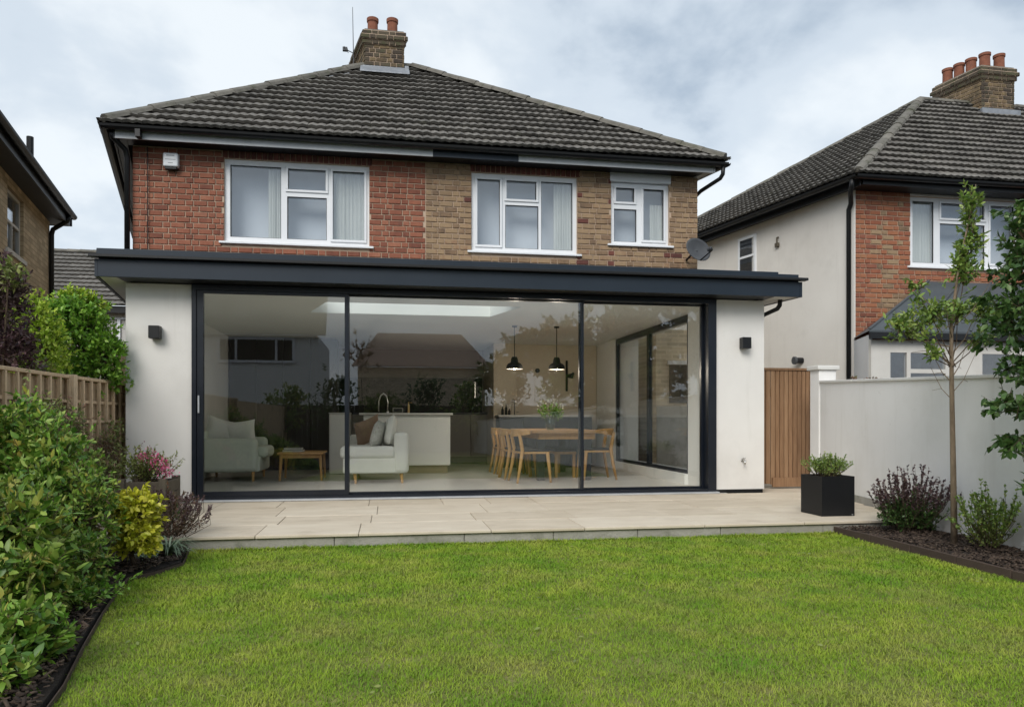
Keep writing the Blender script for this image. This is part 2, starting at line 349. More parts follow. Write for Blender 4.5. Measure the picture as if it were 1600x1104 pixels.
class MB:
    """Collects shapes into one mesh."""
    def __init__(s):
        s.v = []; s.f = []

    def add(s, vs, fs):
        n = len(s.v)
        s.v += [tuple(v) for v in vs]
        s.f += [tuple(i + n for i in f) for f in fs]
        return s

    def box(s, x0, x1, y0, y1, z0, z1):
        return s.add([(x0, y0, z0), (x1, y0, z0), (x1, y1, z0), (x0, y1, z0), (x0, y0, z1), (x1, y0, z1), (x1, y1, z1), (x0, y1, z1)],
                     [(0, 3, 2, 1), (4, 5, 6, 7), (0, 1, 5, 4), (1, 2, 6, 5), (2, 3, 7, 6), (3, 0, 4, 7)])

    def prism(s, poly, z0, z1):
        """poly: list of (x, y) counter-clockwise; z0/z1 numbers or lists per corner."""
        n = len(poly)
        a = z0 if isinstance(z0, (list, tuple)) else [z0] * n
        b = z1 if isinstance(z1, (list, tuple)) else [z1] * n
        vs = [(p[0], p[1], a[i]) for i, p in enumerate(poly)] + [(p[0], p[1], b[i]) for i, p in enumerate(poly)]
        fs = [tuple(range(n - 1, -1, -1)), tuple(range(n, 2 * n))]
        fs += [(i, (i + 1) % n, n + (i + 1) % n, n + i) for i in range(n)]
        return s.add(vs, fs)

    def bar(s, a, b, w, h, up=(0, 0, 1)):
        """box from a to b, w across, h along up."""
        a, b = Vector(a), Vector(b)
        d = (b - a).normalized()
        upv = Vector(up)
        side = d.cross(upv)
        if side.length < 1e-4:
            side = d.cross(Vector((1, 0, 0)))
        side.normalize()
        upn = side.cross(d).normalized()
        vs = []
        for p in (a, b):
            for i, j in ((-1, -1), (1, -1), (1, 1), (-1, 1)):
                vs.append(p + side * (w / 2 * i) + upn * (h / 2 * j))
        return s.add(vs, [(0, 1, 2, 3), (7, 6, 5, 4), (0, 4, 5, 1), (1, 5, 6, 2), (2, 6, 7, 3), (3, 7, 4, 0)])

    def tube(s, pts, r, n=8, cap=True):
        pts = [Vector(p) for p in pts]
        rs = r if isinstance(r, (list, tuple)) else [r] * len(pts)
        base = len(s.v)
        ref = None
        for i, p in enumerate(pts):
            if i == 0: d = pts[1] - p
            elif i == len(pts) - 1: d = p - pts[i - 1]
            else: d = (pts[i + 1] - p).normalized() + (p - pts[i - 1]).normalized()
            d.normalize()
            if ref is None:
                ref = d.cross(Vector((0.3, 0.9, 0.1)))
                if ref.length < 1e-3: ref = d.cross(Vector((1, 0, 0)))
            a = (ref - d * ref.dot(d)).normalized()
            ref = a
            b = d.cross(a)
            for k in range(n):
                t = 2 * PI * k / n
                s.v.append(tuple(p + a * (math.cos(t) * rs[i]) + b * (math.sin(t) * rs[i])))
        for i in range(len(pts) - 1):
            for k in range(n):
                k2 = (k + 1) % n
                s.f.append((base + i * n + k, base + i * n + k2, base + (i + 1) * n + k2, base + (i + 1) * n + k))
        if cap:
            s.f.append(tuple(base + k for k in range(n - 1, -1, -1)))
            m = base + (len(pts) - 1) * n
            s.f.append(tuple(m + k for k in range(n)))
        return s

    def lathe(s, prof, c, n=20, axis=None):
        """prof: (radius, height) list about vertical through c."""
        base = len(s.v)
        cx, cy, cz = c
        for r, z in prof:
            for k in range(n):
                t = 2 * PI * k / n
                s.v.append((cx + r * math.cos(t), cy + r * math.sin(t), cz + z))
        for i in range(len(prof) - 1):
            for k in range(n):
                k2 = (k + 1) % n
                s.f.append((base + i * n + k, base + i * n + k2, base + (i + 1) * n + k2, base + (i + 1) * n + k))
        return s

    def quad(s, a, b, c, d):
        return s.add([a, b, c, d], [(0, 1, 2, 3)])

    def poly(s, pts):
        return s.add(pts, [tuple(range(len(pts)))])

    def mesh(s, name, m):
        me = bpy.data.meshes.new(name)
        me.from_pydata(s.v, [], s.f)
        if m is not None:
            me.materials.append(M[m] if isinstance(m, str) else m)
        me.update()
        return me

    def build(s, name, m, parent=None, bevel=0, seg=2, smooth=False, sub=0, kind=None, label=None, mw=None):
        me = s.mesh(name, m)
        o = bpy.data.objects.new(name, me)
        link(o, parent, mw)
        if smooth:
            me.polygons.foreach_set('use_smooth', [True] * len(me.polygons))
        if bevel:
            b = o.modifiers.new('bevel', 'BEVEL'); b.width = bevel; b.segments = seg; b.limit_method = 'ANGLE'; b.angle_limit = R(40)
            if seg > 1:
                me.polygons.foreach_set('use_smooth', [True] * len(me.polygons))
                w = o.modifiers.new('wn', 'WEIGHTED_NORMAL'); w.keep_sharp = False
        if sub:
            q = o.modifiers.new('sub', 'SUBSURF'); q.levels = sub; q.render_levels = sub
        if kind: o['kind'] = kind
        if label: o['label'] = label
        return o


def np_mesh(name, V, F, m, parent=None, kind=None, smooth=False):
    """V (n,3), F (k,3) arrays -> one mesh object."""
    me = bpy.data.meshes.new(name)
    V = np.asarray(V, dtype=np.float32); F = np.asarray(F, dtype=np.int32)
    me.vertices.add(len(V)); me.vertices.foreach_set('co', V.ravel())
    k = F.shape[1]
    me.loops.add(F.size); me.loops.foreach_set('vertex_index', F.ravel())
    me.polygons.add(len(F)); me.polygons.foreach_set('loop_start', np.arange(0, F.size, k, dtype=np.int32))
    me.update(calc_edges=True)
    if smooth:
        me.polygons.foreach_set('use_smooth', np.ones(len(F), dtype=bool))
    me.materials.append(M[m])
    o = bpy.data.objects.new(name, me)
    link(o, parent)
    if kind: o['kind'] = kind
    return o


def frame_of(origin, u, v, n):
    m = Matrix.Identity(4)
    for i in range(3):
        m[i][0] = u[i]; m[i][1] = v[i]; m[i][2] = n[i]; m[i][3] = origin[i]
    return m


CAMP = Vector((0, 0, 1.0))
# ------------------------------------------------------------------ brickwork and tiling
_c, _d, _m = 0.028, 0.07, 0.25
BV = [(_c, 0, _d), (1 - _c, 0, _d), (1 - _c, 0, 1 - _d), (_c, 0, 1 - _d), (0, _m, 0), (1, _m, 0), (1, _m, 1), (0, _m, 1), (0, 1, 0), (1, 1, 0), (1, 1, 1), (0, 1, 1)]
BF = [(0, 1, 2, 3), (0, 4, 5, 1), (1, 5, 6, 2), (2, 6, 7, 3), (3, 7, 4, 0), (4, 8, 9, 5), (5, 9, 10, 6), (6, 10, 11, 7), (7, 11, 8, 4)]
_brick_mesh = {}


def brick_mesh(m):
    """A few slightly uneven variants of one chamfered brick, shared by all bricks of a colour."""
    if m not in _brick_mesh:
        out = []
        for k in range(4):
            vs = [(x + random.uniform(-.012, .012), y, z + random.uniform(-.025, .025)) if i < 4 else (x, y, z) for i, (x, y, z) in enumerate(BV)]
            mb = MB(); mb.add(vs, BF)
            out.append(mb.mesh('brick', m))
        _brick_mesh[m] = out
    return random.choice(_brick_mesh[m])


def place_bricks(items, parent, keep):
    """items: (origin, u, n, x0, x1, z0, z1, mat); the nearest become objects, the rest one 'stuff' part per colour."""
    def dist(it):
        o, u, n, x0, x1, z0, z1, m = it
        return (o + u * ((x0 + x1) / 2) + Vector((0, 0, (z0 + z1) / 2)) - CAMP).length
    items.sort(key=dist)
    rest = {}
    for i, (o, u, n, x0, x1, z0, z1, m) in enumerate(items):
        depth = 0.03
        proud = random.uniform(-0.002, 0.003)
        mw = frame_of(o + u * x0 + Vector((0, 0, z0)) + n * proud, u * (x1 - x0), -n * depth, Vector((0, 0, z1 - z0)))
        if i < keep:
            b = bpy.data.objects.new('brick', brick_mesh(m))
            link(b, parent(m) if callable(parent) else parent, mw)
        else:
            rest.setdefault(m, MB()).add([mw @ Vector(v) for v in BV], BF)
    for m, mb in rest.items():
        mb.build('brickwork', m, parent(m) if callable(parent) else parent, kind='stuff')


def bond(o, u, n, length, z0, z1, holes, matfn, course=0.075, soldier=False):
    """Flemish bond on a vertical face, cut round the openings."""
    items = []
    row = 0
    z = z0
    S, H, J = 0.172, 0.088, 0.012
    while z + 0.03 < z1:
        zt = min(z + course - J, z1)
        segs = []
        x = -0.5 * (S + J) if row % 2 else -0.02
        k = 0
        while x < length:
            w = (S if k % 2 == 0 else H) * random.uniform(0.96, 1.04)
            segs.append((x, x + w)); x += w + J; k += 1
        cuts = [(a, b) for a, b, c, d in holes if c < zt - 0.01 and d > z + 0.01]
        for a, b in segs:
            parts = [(max(a, 0), min(b, length))]
            for ca, cb in cuts:
                nx = []
                for p, q in parts:
                    if q <= ca or p >= cb: nx.append((p, q)); continue
                    if p < ca: nx.append((p, ca - 0.004))
                    if q > cb: nx.append((cb + 0.004, q))
                parts = nx
            for p, q in parts:
                if q - p > 0.025:
                    items.append((o, u, n, p, q, z, zt, matfn((p + q) / 2, z)))
        z += course
        row += 1
    return items


def tile_geo(w, L, waves=2):
    vs = []; fs = []
    n = 4 * waves
    for i in range(n + 1):
        x = w * i / n
        z = 0.0075 * (1 - math.cos(2 * PI * waves * i / n))
        vs += [(x, 0, z + 0.058), (x, L, z), (x, 0.008, z + 0.018)]
    for i in range(n):
        a, b = 3 * i, 3 * (i + 1)
        fs += [(a, b, b + 1, a + 1), (a + 2, b + 2, b, a)]
    return vs, fs


def tile_roof(parent, origin, u, v, nrm, umax, vmax, halfplanes, gauge, width, keep, m='tile', lift=0.012):
    """Interlocking tiles in courses on a slope; halfplanes (a, b, c): keep a*u + b*v <= c."""
    L = gauge * 1.22
    vs0, fs0 = tile_geo(width * 0.985, L)
    metiles = [MB().add([(x, y, z + random.uniform(-.0015, .0015)) for x, y, z in vs0], fs0).mesh('roof_tile', m) for _ in range(4)]
    todo = []
    rows = int(vmax / gauge) + 1
    for r in range(rows):
        v0 = r * gauge - 0.05
        ncol = int(umax / width) + 2
        for c in range(-1, ncol):
            u0 = c * width + (0.5 * width if r % 2 else 0)
            cs = [(u0, v0), (u0 + width, v0), (u0, v0 + gauge), (u0 + width, v0 + gauge)]
            inside = [all(a * p + b * q <= cc + 1e-6 for p, q in cs) for a, b, cc in halfplanes]
            outside = [all(a * p + b * q > cc - 0.01 for p, q in cs) for a, b, cc in halfplanes]
            if any(outside): continue
            ctr = origin + u * (u0 + width / 2) + v * (v0 + gauge / 2)
            todo.append(((ctr - CAMP).length, u0, v0, all(inside)))
    todo.sort(key=lambda t: t[0])
    rest = MB()
    for i, (_, u0, v0, full) in enumerate(todo):
        j = random.uniform(-0.006, 0.006)
        mw = frame_of(origin + u * u0 + v * (v0 + j) + nrm * (lift + random.uniform(0, 0.006)), u, v, nrm)
        if full and i < keep:
            o = bpy.data.objects.new('roof_tile', random.choice(metiles))
            link(o, parent, mw)
            continue
        if full:
            rest.add([mw @ Vector(p) for p in vs0], fs0)
            continue
        bm = bmesh.new()
        bv = [bm.verts.new(p) for p in vs0]
        for f in fs0: bm.faces.new([bv[k] for k in f])
        for a, b, cc in halfplanes:
            ln = math.hypot(a, b)
            d = (cc - a * u0 - b * v0) / ln
            no = Vector((a / ln, b / ln, 0))
            bmesh.ops.bisect_plane(bm, geom=bm.verts[:] + bm.edges[:] + bm.faces[:], plane_co=no * d, plane_no=no, clear_outer=True)
        if bm.faces:
            if i < keep:
                me = bpy.data.meshes.new('roof_tile'); bm.to_mesh(me); me.materials.append(M[m])
                link(bpy.data.objects.new('roof_tile', me), parent, mw)
            else:
                bm.verts.index_update()
                rest.add([mw @ p.co for p in bm.verts], [[q.index for q in f.verts] for f in bm.faces])
        bm.free()
    if rest.v:
        rest.build('roof_tiling', m, parent, kind='stuff')


def half_round(parent, a, b, r, m='ridge', step=0.34, name='ridge_tile', up=Vector((0, 0, 1))):
    """Half-round ridge or hip tiles lapped along a line, each its own piece."""
    a, b = Vector(a), Vector(b)
    d = b - a
    n = max(1, round(d.length / step))
    dn = d.normalized()
    side = dn.cross(up).normalized()
    upn = side.cross(dn).normalized()
    mb = MB()
    K = 7
    ln = d.length / n
    for (t, rr) in ((-0.02, r * 1.06), (ln, r * 0.97)):
        for k in range(K):
            an = PI * k / (K - 1)
            mb.v.append((math.cos(an) * rr, t, math.sin(an) * rr * 0.85))
    for (t, rr) in ((-0.02, r * 0.9),):
        for k in range(K):
            an = PI * k / (K - 1)
            mb.v.append((math.cos(an) * rr, t, math.sin(an) * rr * 0.85))
    for k in range(K - 1):
        mb.f.append((k, k + 1, K + k + 1, K + k))
        mb.f.append((2 * K + k, 2 * K + k + 1, k + 1, k))
    mb.f.append(tuple(range(2 * K, 3 * K)))
    me = mb.mesh(name, m)
    for i in range(n):
        rot = random.uniform(-0.05, 0.05)
        p = a + dn * (ln * i) + upn * random.uniform(-0.006, 0.008)
        s2 = (side * math.cos(rot) + upn * math.sin(rot))
        u2 = s2.cross(dn)
        link(bpy.data.objects.new(name, me), parent, frame_of(p, s2, dn, u2))


def slope(A, B, C):
    """axes of the plane through eave A->B and a point C above it: origin A, u, v, n (out of the roof)."""
    A, B, C = Vector(A), Vector(B), Vector(C)
    u = (B - A).normalized()
    w = C - A
    v = (w - u * w.dot(u)).normalized()
    return A, u, v, u.cross(v)


def to_uv(P, o, u, v):
    w = Vector(P) - o
    return w.dot(u), w.dot(v)


def hp(p, q, inside):
    """half plane through uv points p, q that keeps 'inside'."""
    a, b = q[1] - p[1], -(q[0] - p[0])
    c = a * p[0] + b * p[1]
    if a * inside[0] + b * inside[1] > c:
        a, b, c = -a, -b, -c
    return a, b, c


def window(parent, X0, X1, Z0, Z1, Y, panes, lights=(), sill=True, behind='pane_backing', curtain=None, label=None, glassm='glass_win'):
    """White casement window in a wall facing -Y. panes (x0, x1, z0, z1); lights: panes with their own raised casement."""
    f = MB()
    d0, d1 = Y, Y + 0.07
    xs = sorted(set([X0, X1] + [p[0] for p in panes] + [p[1] for p in panes]))
    zs = sorted(set([Z0, Z1] + [p[2] for p in panes] + [p[3] for p in panes]))
    for i in range(len(xs) - 1):
        for j in range(len(zs) - 1):
            cx, cz = (xs[i] + xs[i + 1]) / 2, (zs[j] + zs[j + 1]) / 2
            if any(p[0] < cx < p[1] and p[2] < cz < p[3] for p in panes): continue
            x0, x1, z0, z1 = xs[i], xs[i + 1], zs[j], zs[j + 1]
            f.box(x0, x1, d0, d1, z0, z1)
    o = f.build('window', 'upvc', parent, label=label)
    g = MB().box(X0 - 0.001, X1 + 0.001, d0 + 0.012, d1 + 0.01, Z0 - 0.001, Z0 + 0.012)
    for k in lights:
        x0, x1, z0, z1 = panes[k]
        e = 0.03
        c = MB()
        c.box(x0 - e, x1 + e, d0 - 0.018, d0 - 0.0015, z0 - e, z0 + 0.004).box(x0 - e, x1 + e, d0 - 0.018, d0 - 0.0015, z1 - 0.004, z1 + e)
        c.box(x0 - e, x0 + 0.004, d0 - 0.018, d0 - 0.0015, z0 + 0.004, z1 - 0.004).box(x1 - 0.004, x1 + e, d0 - 0.018, d0 - 0.0015, z0 + 0.004, z1 - 0.004)
        c.build('casement', 'upvc', o, bevel=0.004, seg=1)
    for (x0, x1, z0, z1) in panes:
        MB().box(x0 - 0.003, x1 + 0.003, Y + 0.03, Y + 0.045, z0 - 0.003, z1 + 0.003).build('pane', glassm, o)
        t = 0.007
        bd = MB()
        for a in ((x0, x0 + t, z0, z1), (x1 - t, x1, z0, z1), (x0 + t, x1 - t, z0, z0 + t), (x0 + t, x1 - t, z1 - t, z1)):
            bd.box(a[0], a[1], Y + 0.012, Y + 0.029, a[2], a[3])
        bd.build('gasket', 'black', o)
    if sill:
        MB().prism([(X0 - 0.06, Y - 0.085), (X1 + 0.06, Y - 0.085), (X1 + 0.06, Y + 0.02), (X0 - 0.06, Y + 0.02)], Z0 - 0.035, [Z0 - 0.006, Z0 - 0.006, Z0 + 0.004, Z0 + 0.004]).build('sill', 'upvc', o, bevel=0.004, seg=1)
    if behind:
        MB().box(X0 - 0.2, X1 + 0.2, Y + 0.32, Y + 0.33, Z0 - 0.2, Z1 + 0.1).build('pane_backing', behind, o)  # added sheet behind the glass, its colour imitates the sky's reflection
    for cu in (curtain or []):
        x0, x1, z0, z1 = cu
        n = 26
        vs = []
        for i in range(n + 1):
            x = x0 + (x1 - x0) * i / n
            y = Y + 0.10 + 0.012 * math.sin(i * 1.9) + 0.006 * math.sin(i * 4.1)
            vs += [(x, y, z0), (x + 0.01 * math.sin(i), y, z1)]
        MB().add(vs, [(2 * i, 2 * i + 2, 2 * i + 3, 2 * i + 1) for i in range(n)]).build('curtain', 'curtain', o, smooth=True)
    return o


def gutter(parent, pts, r=0.055, m='black', name='gutter'):
    """half-round gutter along a polyline, open upwards."""
    mb = MB()
    K = 7
    pts = [Vector(p) for p in pts]
    for i, p in enumerate(pts):
        if i == 0: d = pts[1] - p
        elif i == len(pts) - 1: d = p - pts[i - 1]
        else: d = (pts[i + 1] - p).normalized() + (p - pts[i - 1]).normalized()
        d.normalize()
        s = d.cross(Vector((0, 0, 1))).normalized()
        for rr in (r, r * 0.86):
            for k in range(K):
                an = PI + PI * k / (K - 1)
                mb.v.append(tuple(p + s * (math.cos(an) * rr) + Vector((0, 0, 1)) * (math.sin(an) * rr)))
    for i in range(len(pts) - 1):
        for layer in (0, 1):
            for k in range(K - 1):
                a = (i * 2 + layer) * K + k
                b = ((i + 1) * 2 + layer) * K + k
                mb.f.append((a, a + 1, b + 1, b))
        for k in (0, K - 1):
            a, a2 = i * 2 * K + k, (i * 2 + 1) * K + k
            b, b2 = (i + 1) * 2 * K + k, ((i + 1) * 2 + 1) * K + k
            mb.f.append((a, b, b2, a2))
    return mb.build(name, m, parent)


# ------------------------------------------------------------------ the ground
MB().poly([(-60, -70, -0.02), (60, -70, -0.02), (60, 90, -0.02), (-60, 90, -0.02)]).build('ground', 'soil', None, kind='structure')
LAWN_EDGE = [(-0.75, 0.0), (-0.9, 1.2), (-1.05, 2.2), (-1.176, 2.95), (-1.29, 3.42), (-1.42, 4.01), (-1.54, 4.6), (-1.585, 4.9), (-1.47, 5.03), (-1.375, 5.32), (-1.485, 5.93)]
lawn_poly = [(-0.7, -5.4)] + LAWN_EDGE + [(3.85, 5.93), (3.84, 3.9), (3.80, 2.0), (3.7, -5.4)]
MB().poly([(x, y, 0.0) for x, y in reversed(lawn_poly)]).build('lawn', 'thatch', None, kind='structure')


def in_poly(px, py, poly):
    ins = np.zeros(len(px), bool)
    n = len(poly)
    for i in range(n):
        x0, y0 = poly[i]; x1, y1 = poly[(i + 1) % n]
        c = ((y0 > py) != (y1 > py)) & (px < (x1 - x0) * (py - y0) / ((y1 - y0) + 1e-12) + x0)
        ins ^= c
    return ins


def grass(n, ybox, hmin, hmax, wid):
    px = RNG.uniform(-1.7, 3.9, n); py = RNG.uniform(*ybox, n)
    k = in_poly(px, py, lawn_poly)
    px, py = px[k], py[k]
    n = len(px)
    clump = 0.5 + 0.5 * np.sin(px * 7.1 + 2 * np.sin(py * 5.3)) * np.sin(py * 6.7 + 1.5 * np.sin(px * 4.1))
    h = RNG.uniform(hmin, hmax, n) * (0.75 + 0.5 * clump)
    a = RNG.uniform(0, 2 * PI, n)
    lean = RNG.uniform(0.4, 1.9, n) * h
    dx, dy = np.cos(a), np.sin(a)
    w = RNG.uniform(0.6, 1.3, n) * wid
    tx = -dy * w / 2; ty = dx * w / 2
    V = np.zeros((n, 5, 3))
    V[:, 0] = np.stack([px - tx, py - ty, np.zeros(n)], 1)
    V[:, 1] = np.stack([px + tx, py + ty, np.zeros(n)], 1)
    mx, my, mz = px + dx * lean * 0.35, py + dy * lean * 0.35, h * 0.62
    V[:, 2] = np.stack([mx - tx * .8, my - ty * .8, mz], 1)
    V[:, 3] = np.stack([mx + tx * .8, my + ty * .8, mz], 1)
    V[:, 4] = np.stack([px + dx * lean, py + dy * lean, h * 0.95], 1)
    b = (np.arange(n) * 5)[:, None]
    F = np.concatenate([b + np.array([[0, 1, 3]]), b + np.array([[0, 3, 2]]), b + np.array([[2, 3, 4]])])
    return V.reshape(-1, 3), F


gv, gf = [], []
off = 0
for (n, yb, h0, h1, w) in ((190000, (2.0, 4.0), 0.007, 0.021, 0.0028), (130000, (4.0, 6.0), 0.009, 0.024, 0.004), (16000, (0.0, 2.0), 0.014, 0.03, 0.006), (5000, (5.86, 5.93), 0.012, 0.034, 0.005)):
    v, f = grass(n, yb, h0, h1, w)
    gv.append(v); gf.append(f + off); off += len(v)
tag(np_mesh('grass', np.concatenate(gv), np.concatenate(gf), 'grass', None, 'stuff'), 'short green and yellowing grass of the lawn', 'grass')

fl_n = 150
fpx, fpy = RNG.uniform(-1.4, 3.8, fl_n), RNG.uniform(2.2, 5.85, fl_n)
_k = in_poly(fpx, fpy, lawn_poly)
fpx, fpy = fpx[_k], fpy[_k]
# ------------------------------------------------------------------ patio
PT = 0.11
patio = MB().box(-2.9, 6.2, 5.96, 8.42, -0.018, 0.098).build('patio', 'joint', None, kind='structure')
wallX = lambda y: 4.4 + (y - 4.2) * 0.19
x = -2.4
while x < 5.0:
    w = random.uniform(0.7, 1.3)
    MB().box(x + .001, x + w - 0.004, 5.94, 5.962, -0.017, 0.082 + random.uniform(-.002, .002)).build('riser_block', 'concrete', patio, bevel=0.003, seg=1)
    x += w
yr = 5.915
rowi = 0
slab_rows = [0.60, 0.55, 0.72, 0.60]
for dep in slab_rows:
    x = -2.9 + random.uniform(-0.4, 0)
    while x < 5.6:
        w = random.choice([0.62, 0.78, 0.92, 0.5, 1.05])
        x1 = min(x + w, wallX(yr + dep / 2) if yr < 8.0 else 6.0)
        if x1 - x > 0.1:
            z = PT + random.uniform(-0.003, 0.0005)
            MB().box(max(x, -2.9) + 0.003, x1 - 0.003, yr + 0.003, yr + dep - 0.003, 0.085, z).build('paving_slab', 'slab', patio, bevel=0.003, seg=1)
        x += w
    yr += dep
# side passage paving beyond the pier, extended in pale slabs to brighten the passage
for i in range(3):
    for j in range(7):
        MB().box(4.6 + 0.5 * i, 5.09 + 0.5 * i, 8.44 + 0.6 * j, 9.03 + 0.6 * j, 0.02, 0.1 + random.uniform(-.004, .004)).build('paving_slab', 'slab', patio, bevel=0.004, seg=1)


# ------------------------------------------------------------------ planting beds
def bark(name, polys, n, label):
    vs, fs = [], []
    P = []
    for poly, k in polys:
        xs = [p[0] for p in poly]; ys = [p[1] for p in poly]
        px = RNG.uniform(min(xs), max(xs), k); py = RNG.uniform(min(ys), max(ys), k)
        ins = in_poly(px, py, poly)
        P.append(np.stack([px[ins], py[ins]], 1))
    P = np.concatenate(P)
    n = len(P)
    L = RNG.uniform(0.012, 0.045, n); W = RNG.uniform(0.006, 0.016, n); T = RNG.uniform(0.003, 0.008, n)
    yaw = RNG.uniform(0, PI, n); tilt = RNG.uniform(-0.5, 0.5, n)
    cu = np.array([[-1, -1, -1], [1, -1, -1], [1, 1, -1], [-1, 1, -1], [-.8, -.8, 1], [.9, -.7, 1], [.8, .9, 1], [-.9, .7, 1]], float)
    V = np.repeat(cu[None], n, 0) * np.stack([L / 2, W / 2, T / 2], 1)[:, None]
    ct, s_ = np.cos(tilt)[:, None], np.sin(tilt)[:, None]
    x, y, z = V[..., 0], V[..., 1], V[..., 2]
    x, z = x * ct - z * s_, x * s_ + z * ct
    cy, sy = np.cos(yaw)[:, None], np.sin(yaw)[:, None]
    x, y = x * cy - y * sy, x * sy + y * cy
    mound = 0.045 + 0.02 * np.sin(P[:, 0] * 9) * np.sin(P[:, 1] * 7) + RNG.uniform(0, 0.02, n)
    V = np.stack([x + P[:, :1], y + P[:, 1:], z + mound[:, None]], 2)
    q = np.array([[0, 3, 2, 1], [4, 5, 6, 7], [0, 1, 5, 4], [1, 2, 6, 5], [2, 3, 7, 6], [3, 0, 4, 7]])
    F = (np.arange(n) * 8)[:, None, None] + q[None]
    o = np_mesh(name, V.reshape(-1, 3), F.reshape(-1, 4), 'bark', None, 'stuff')
    tag(o, label, 'bark mulch')


right_bed = [(3.9, 5.92), (4.74, 5.92), (4.42, 4.2), (4.1, 2.4), (3.86, 2.4)]
left_bed = [(-2.88, 2.0)] + [(x - 0.02, y) for x, y in LAWN_EDGE[2:]] + [(-1.5, 5.9), (-2.88, 5.9)]
MB().prism(right_bed[::-1], -0.01, 0.04).build('flower_bed', 'soil', None, kind='structure')
MB().prism(left_bed, -0.01, 0.035).build('flower_bed', 'soil', None, kind='structure')
bark('bark_mulch', [(right_bed, 9000)], 0, 'dark bark chips covering the bed below the white garden wall')
bark('bark_mulch', [(left_bed, 15000)], 0, 'dark bark chips covering the bed beside the timber fence')
edge = thing('bed_edging', (3.86, 5.9, 0), 'low brown edging boards between lawn and bed at the garden wall', 'edging')
pts = [(3.86, 5.93), (3.875, 5.45), (3.865, 4.97), (3.85, 4.5), (3.84, 4.03), (3.83, 3.55), (3.82, 3.05), (3.81, 2.5)]
for a, b in zip(pts[:-1], pts[1:]):
    MB().bar((a[0], a[1] - 0.004, 0.022), (b[0], b[1] + 0.004, 0.022), 0.022, 0.085 + random.uniform(-.006, .006)).build('edging_board', 'edging', edge, bevel=0.003, seg=1)
edge = thing('bed_edging', (-1.5, 4.9, 0), 'thin dark strip edging the curved bed beside the fence', 'edging')
for a, b in zip(LAWN_EDGE[2:-1], LAWN_EDGE[3:]):
    MB().bar((a[0], a[1], 0.012), (b[0], b[1], 0.012), 0.005, 0.034).build('edging_strip', 'edging', edge)


def holed_wall(x0, x1, y0, y1, z0, z1, holes, mb=None):
    mb = mb or MB()
    xs = sorted(set([x0, x1] + [h for a in holes for h in a[:2] if x0 < h < x1]))
    zs = sorted(set([z0, z1] + [h for a in holes for h in a[2:] if z0 < h < z1]))
    for i in range(len(xs) - 1):
        for j in range(len(zs) - 1):
            cx, cz = (xs[i] + xs[i + 1]) / 2, (zs[j] + zs[j + 1]) / 2
            if any(a < cx < b and c < cz < d for a, b, c, d in holes): continue
            mb.box(xs[i], xs[i + 1], y0, y1, zs[j], zs[j + 1])
    return mb


XA = Vector((1, 0, 0)); NF = Vector((0, -1, 0))
# ------------------------------------------------------------------ the house behind the extension
HY_ = 10.4
house = thing('semi_detached_house', (0.6, 10.4, 0.1), 'two storey house with half red half tan brick wall and hipped tile roof', 'house')
W1, W2, W3 = (-2.17, -0.26, 3.39, 4.50), (1.162, 2.70, 3.39, 4.50), (3.21, 4.10, 3.565, 4.47)
holes = [W1, W2, (W3[0], W3[1], W3[2], 4.64)]
wall_red = holed_wall(-3.314, 0.515, HY_ + 0.013, HY_ + 0.2, 2.76, 4.72, [W1]).build('wall', 'mortar', house, label='red brick half of the upper wall')
wall_tan = holed_wall(0.515, 4.542, HY_ + 0.013, HY_ + 0.2, 2.76, 4.72, holes[1:]).build('wall', 'mortar', house, label='tan brick half of the upper wall')


def mf(x, z):
    X = x - 3.314
    if X < 0.50: return 'brick_red'
    near = min(abs(X - e) for e in (1.162, 2.70, 3.21, 4.10))
    if near < 0.12 and random.random() < 0.22: return 'brick_dark'
    return 'brick_tan'


ho = Vector((-3.314, HY_, 0))
hh = [(a + 3.314, b + 3.314, c - 0.03, d) for a, b, c, d in holes]
lint = [(W1[0] + 3.314 - .02, W1[1] + 3.314 + .02, 4.50, 4.75), (W2[0] + 3.314 - .02, W2[1] + 3.314 + .02, 4.50, 4.75)]
items = bond(ho, XA, NF, 3.314 + 0.508, 3.02, 4.62, hh + lint, mf)
items += bond(ho + XA * (3.314 + 0.522), XA, NF, 4.542 - 0.522, 3.02, 4.62, [(a - 3.836, b - 3.836, c, d) for a, b, c, d in hh + lint], lambda x, z: mf(x + 3.836, z))
for (a, b, _, _) in (W1, W2):
    x = a + 3.314 - 0.015
    while x < b + 3.314:
        items.append((ho, XA, NF, x, x + 0.062, 4.505, 4.64, 'brick_dark')); x += 0.073
place_bricks(items, lambda m: {'brick_red': wall_red, 'brick_dark': wall_tan}.get(m, wall_tan), 300)
# lead flashing where the flat roof meets the wall
MB().box(-3.25, 4.54, HY_ - 0.012, HY_ - 0.004, 2.76, 3.015).build('flashing', 'lead', house)
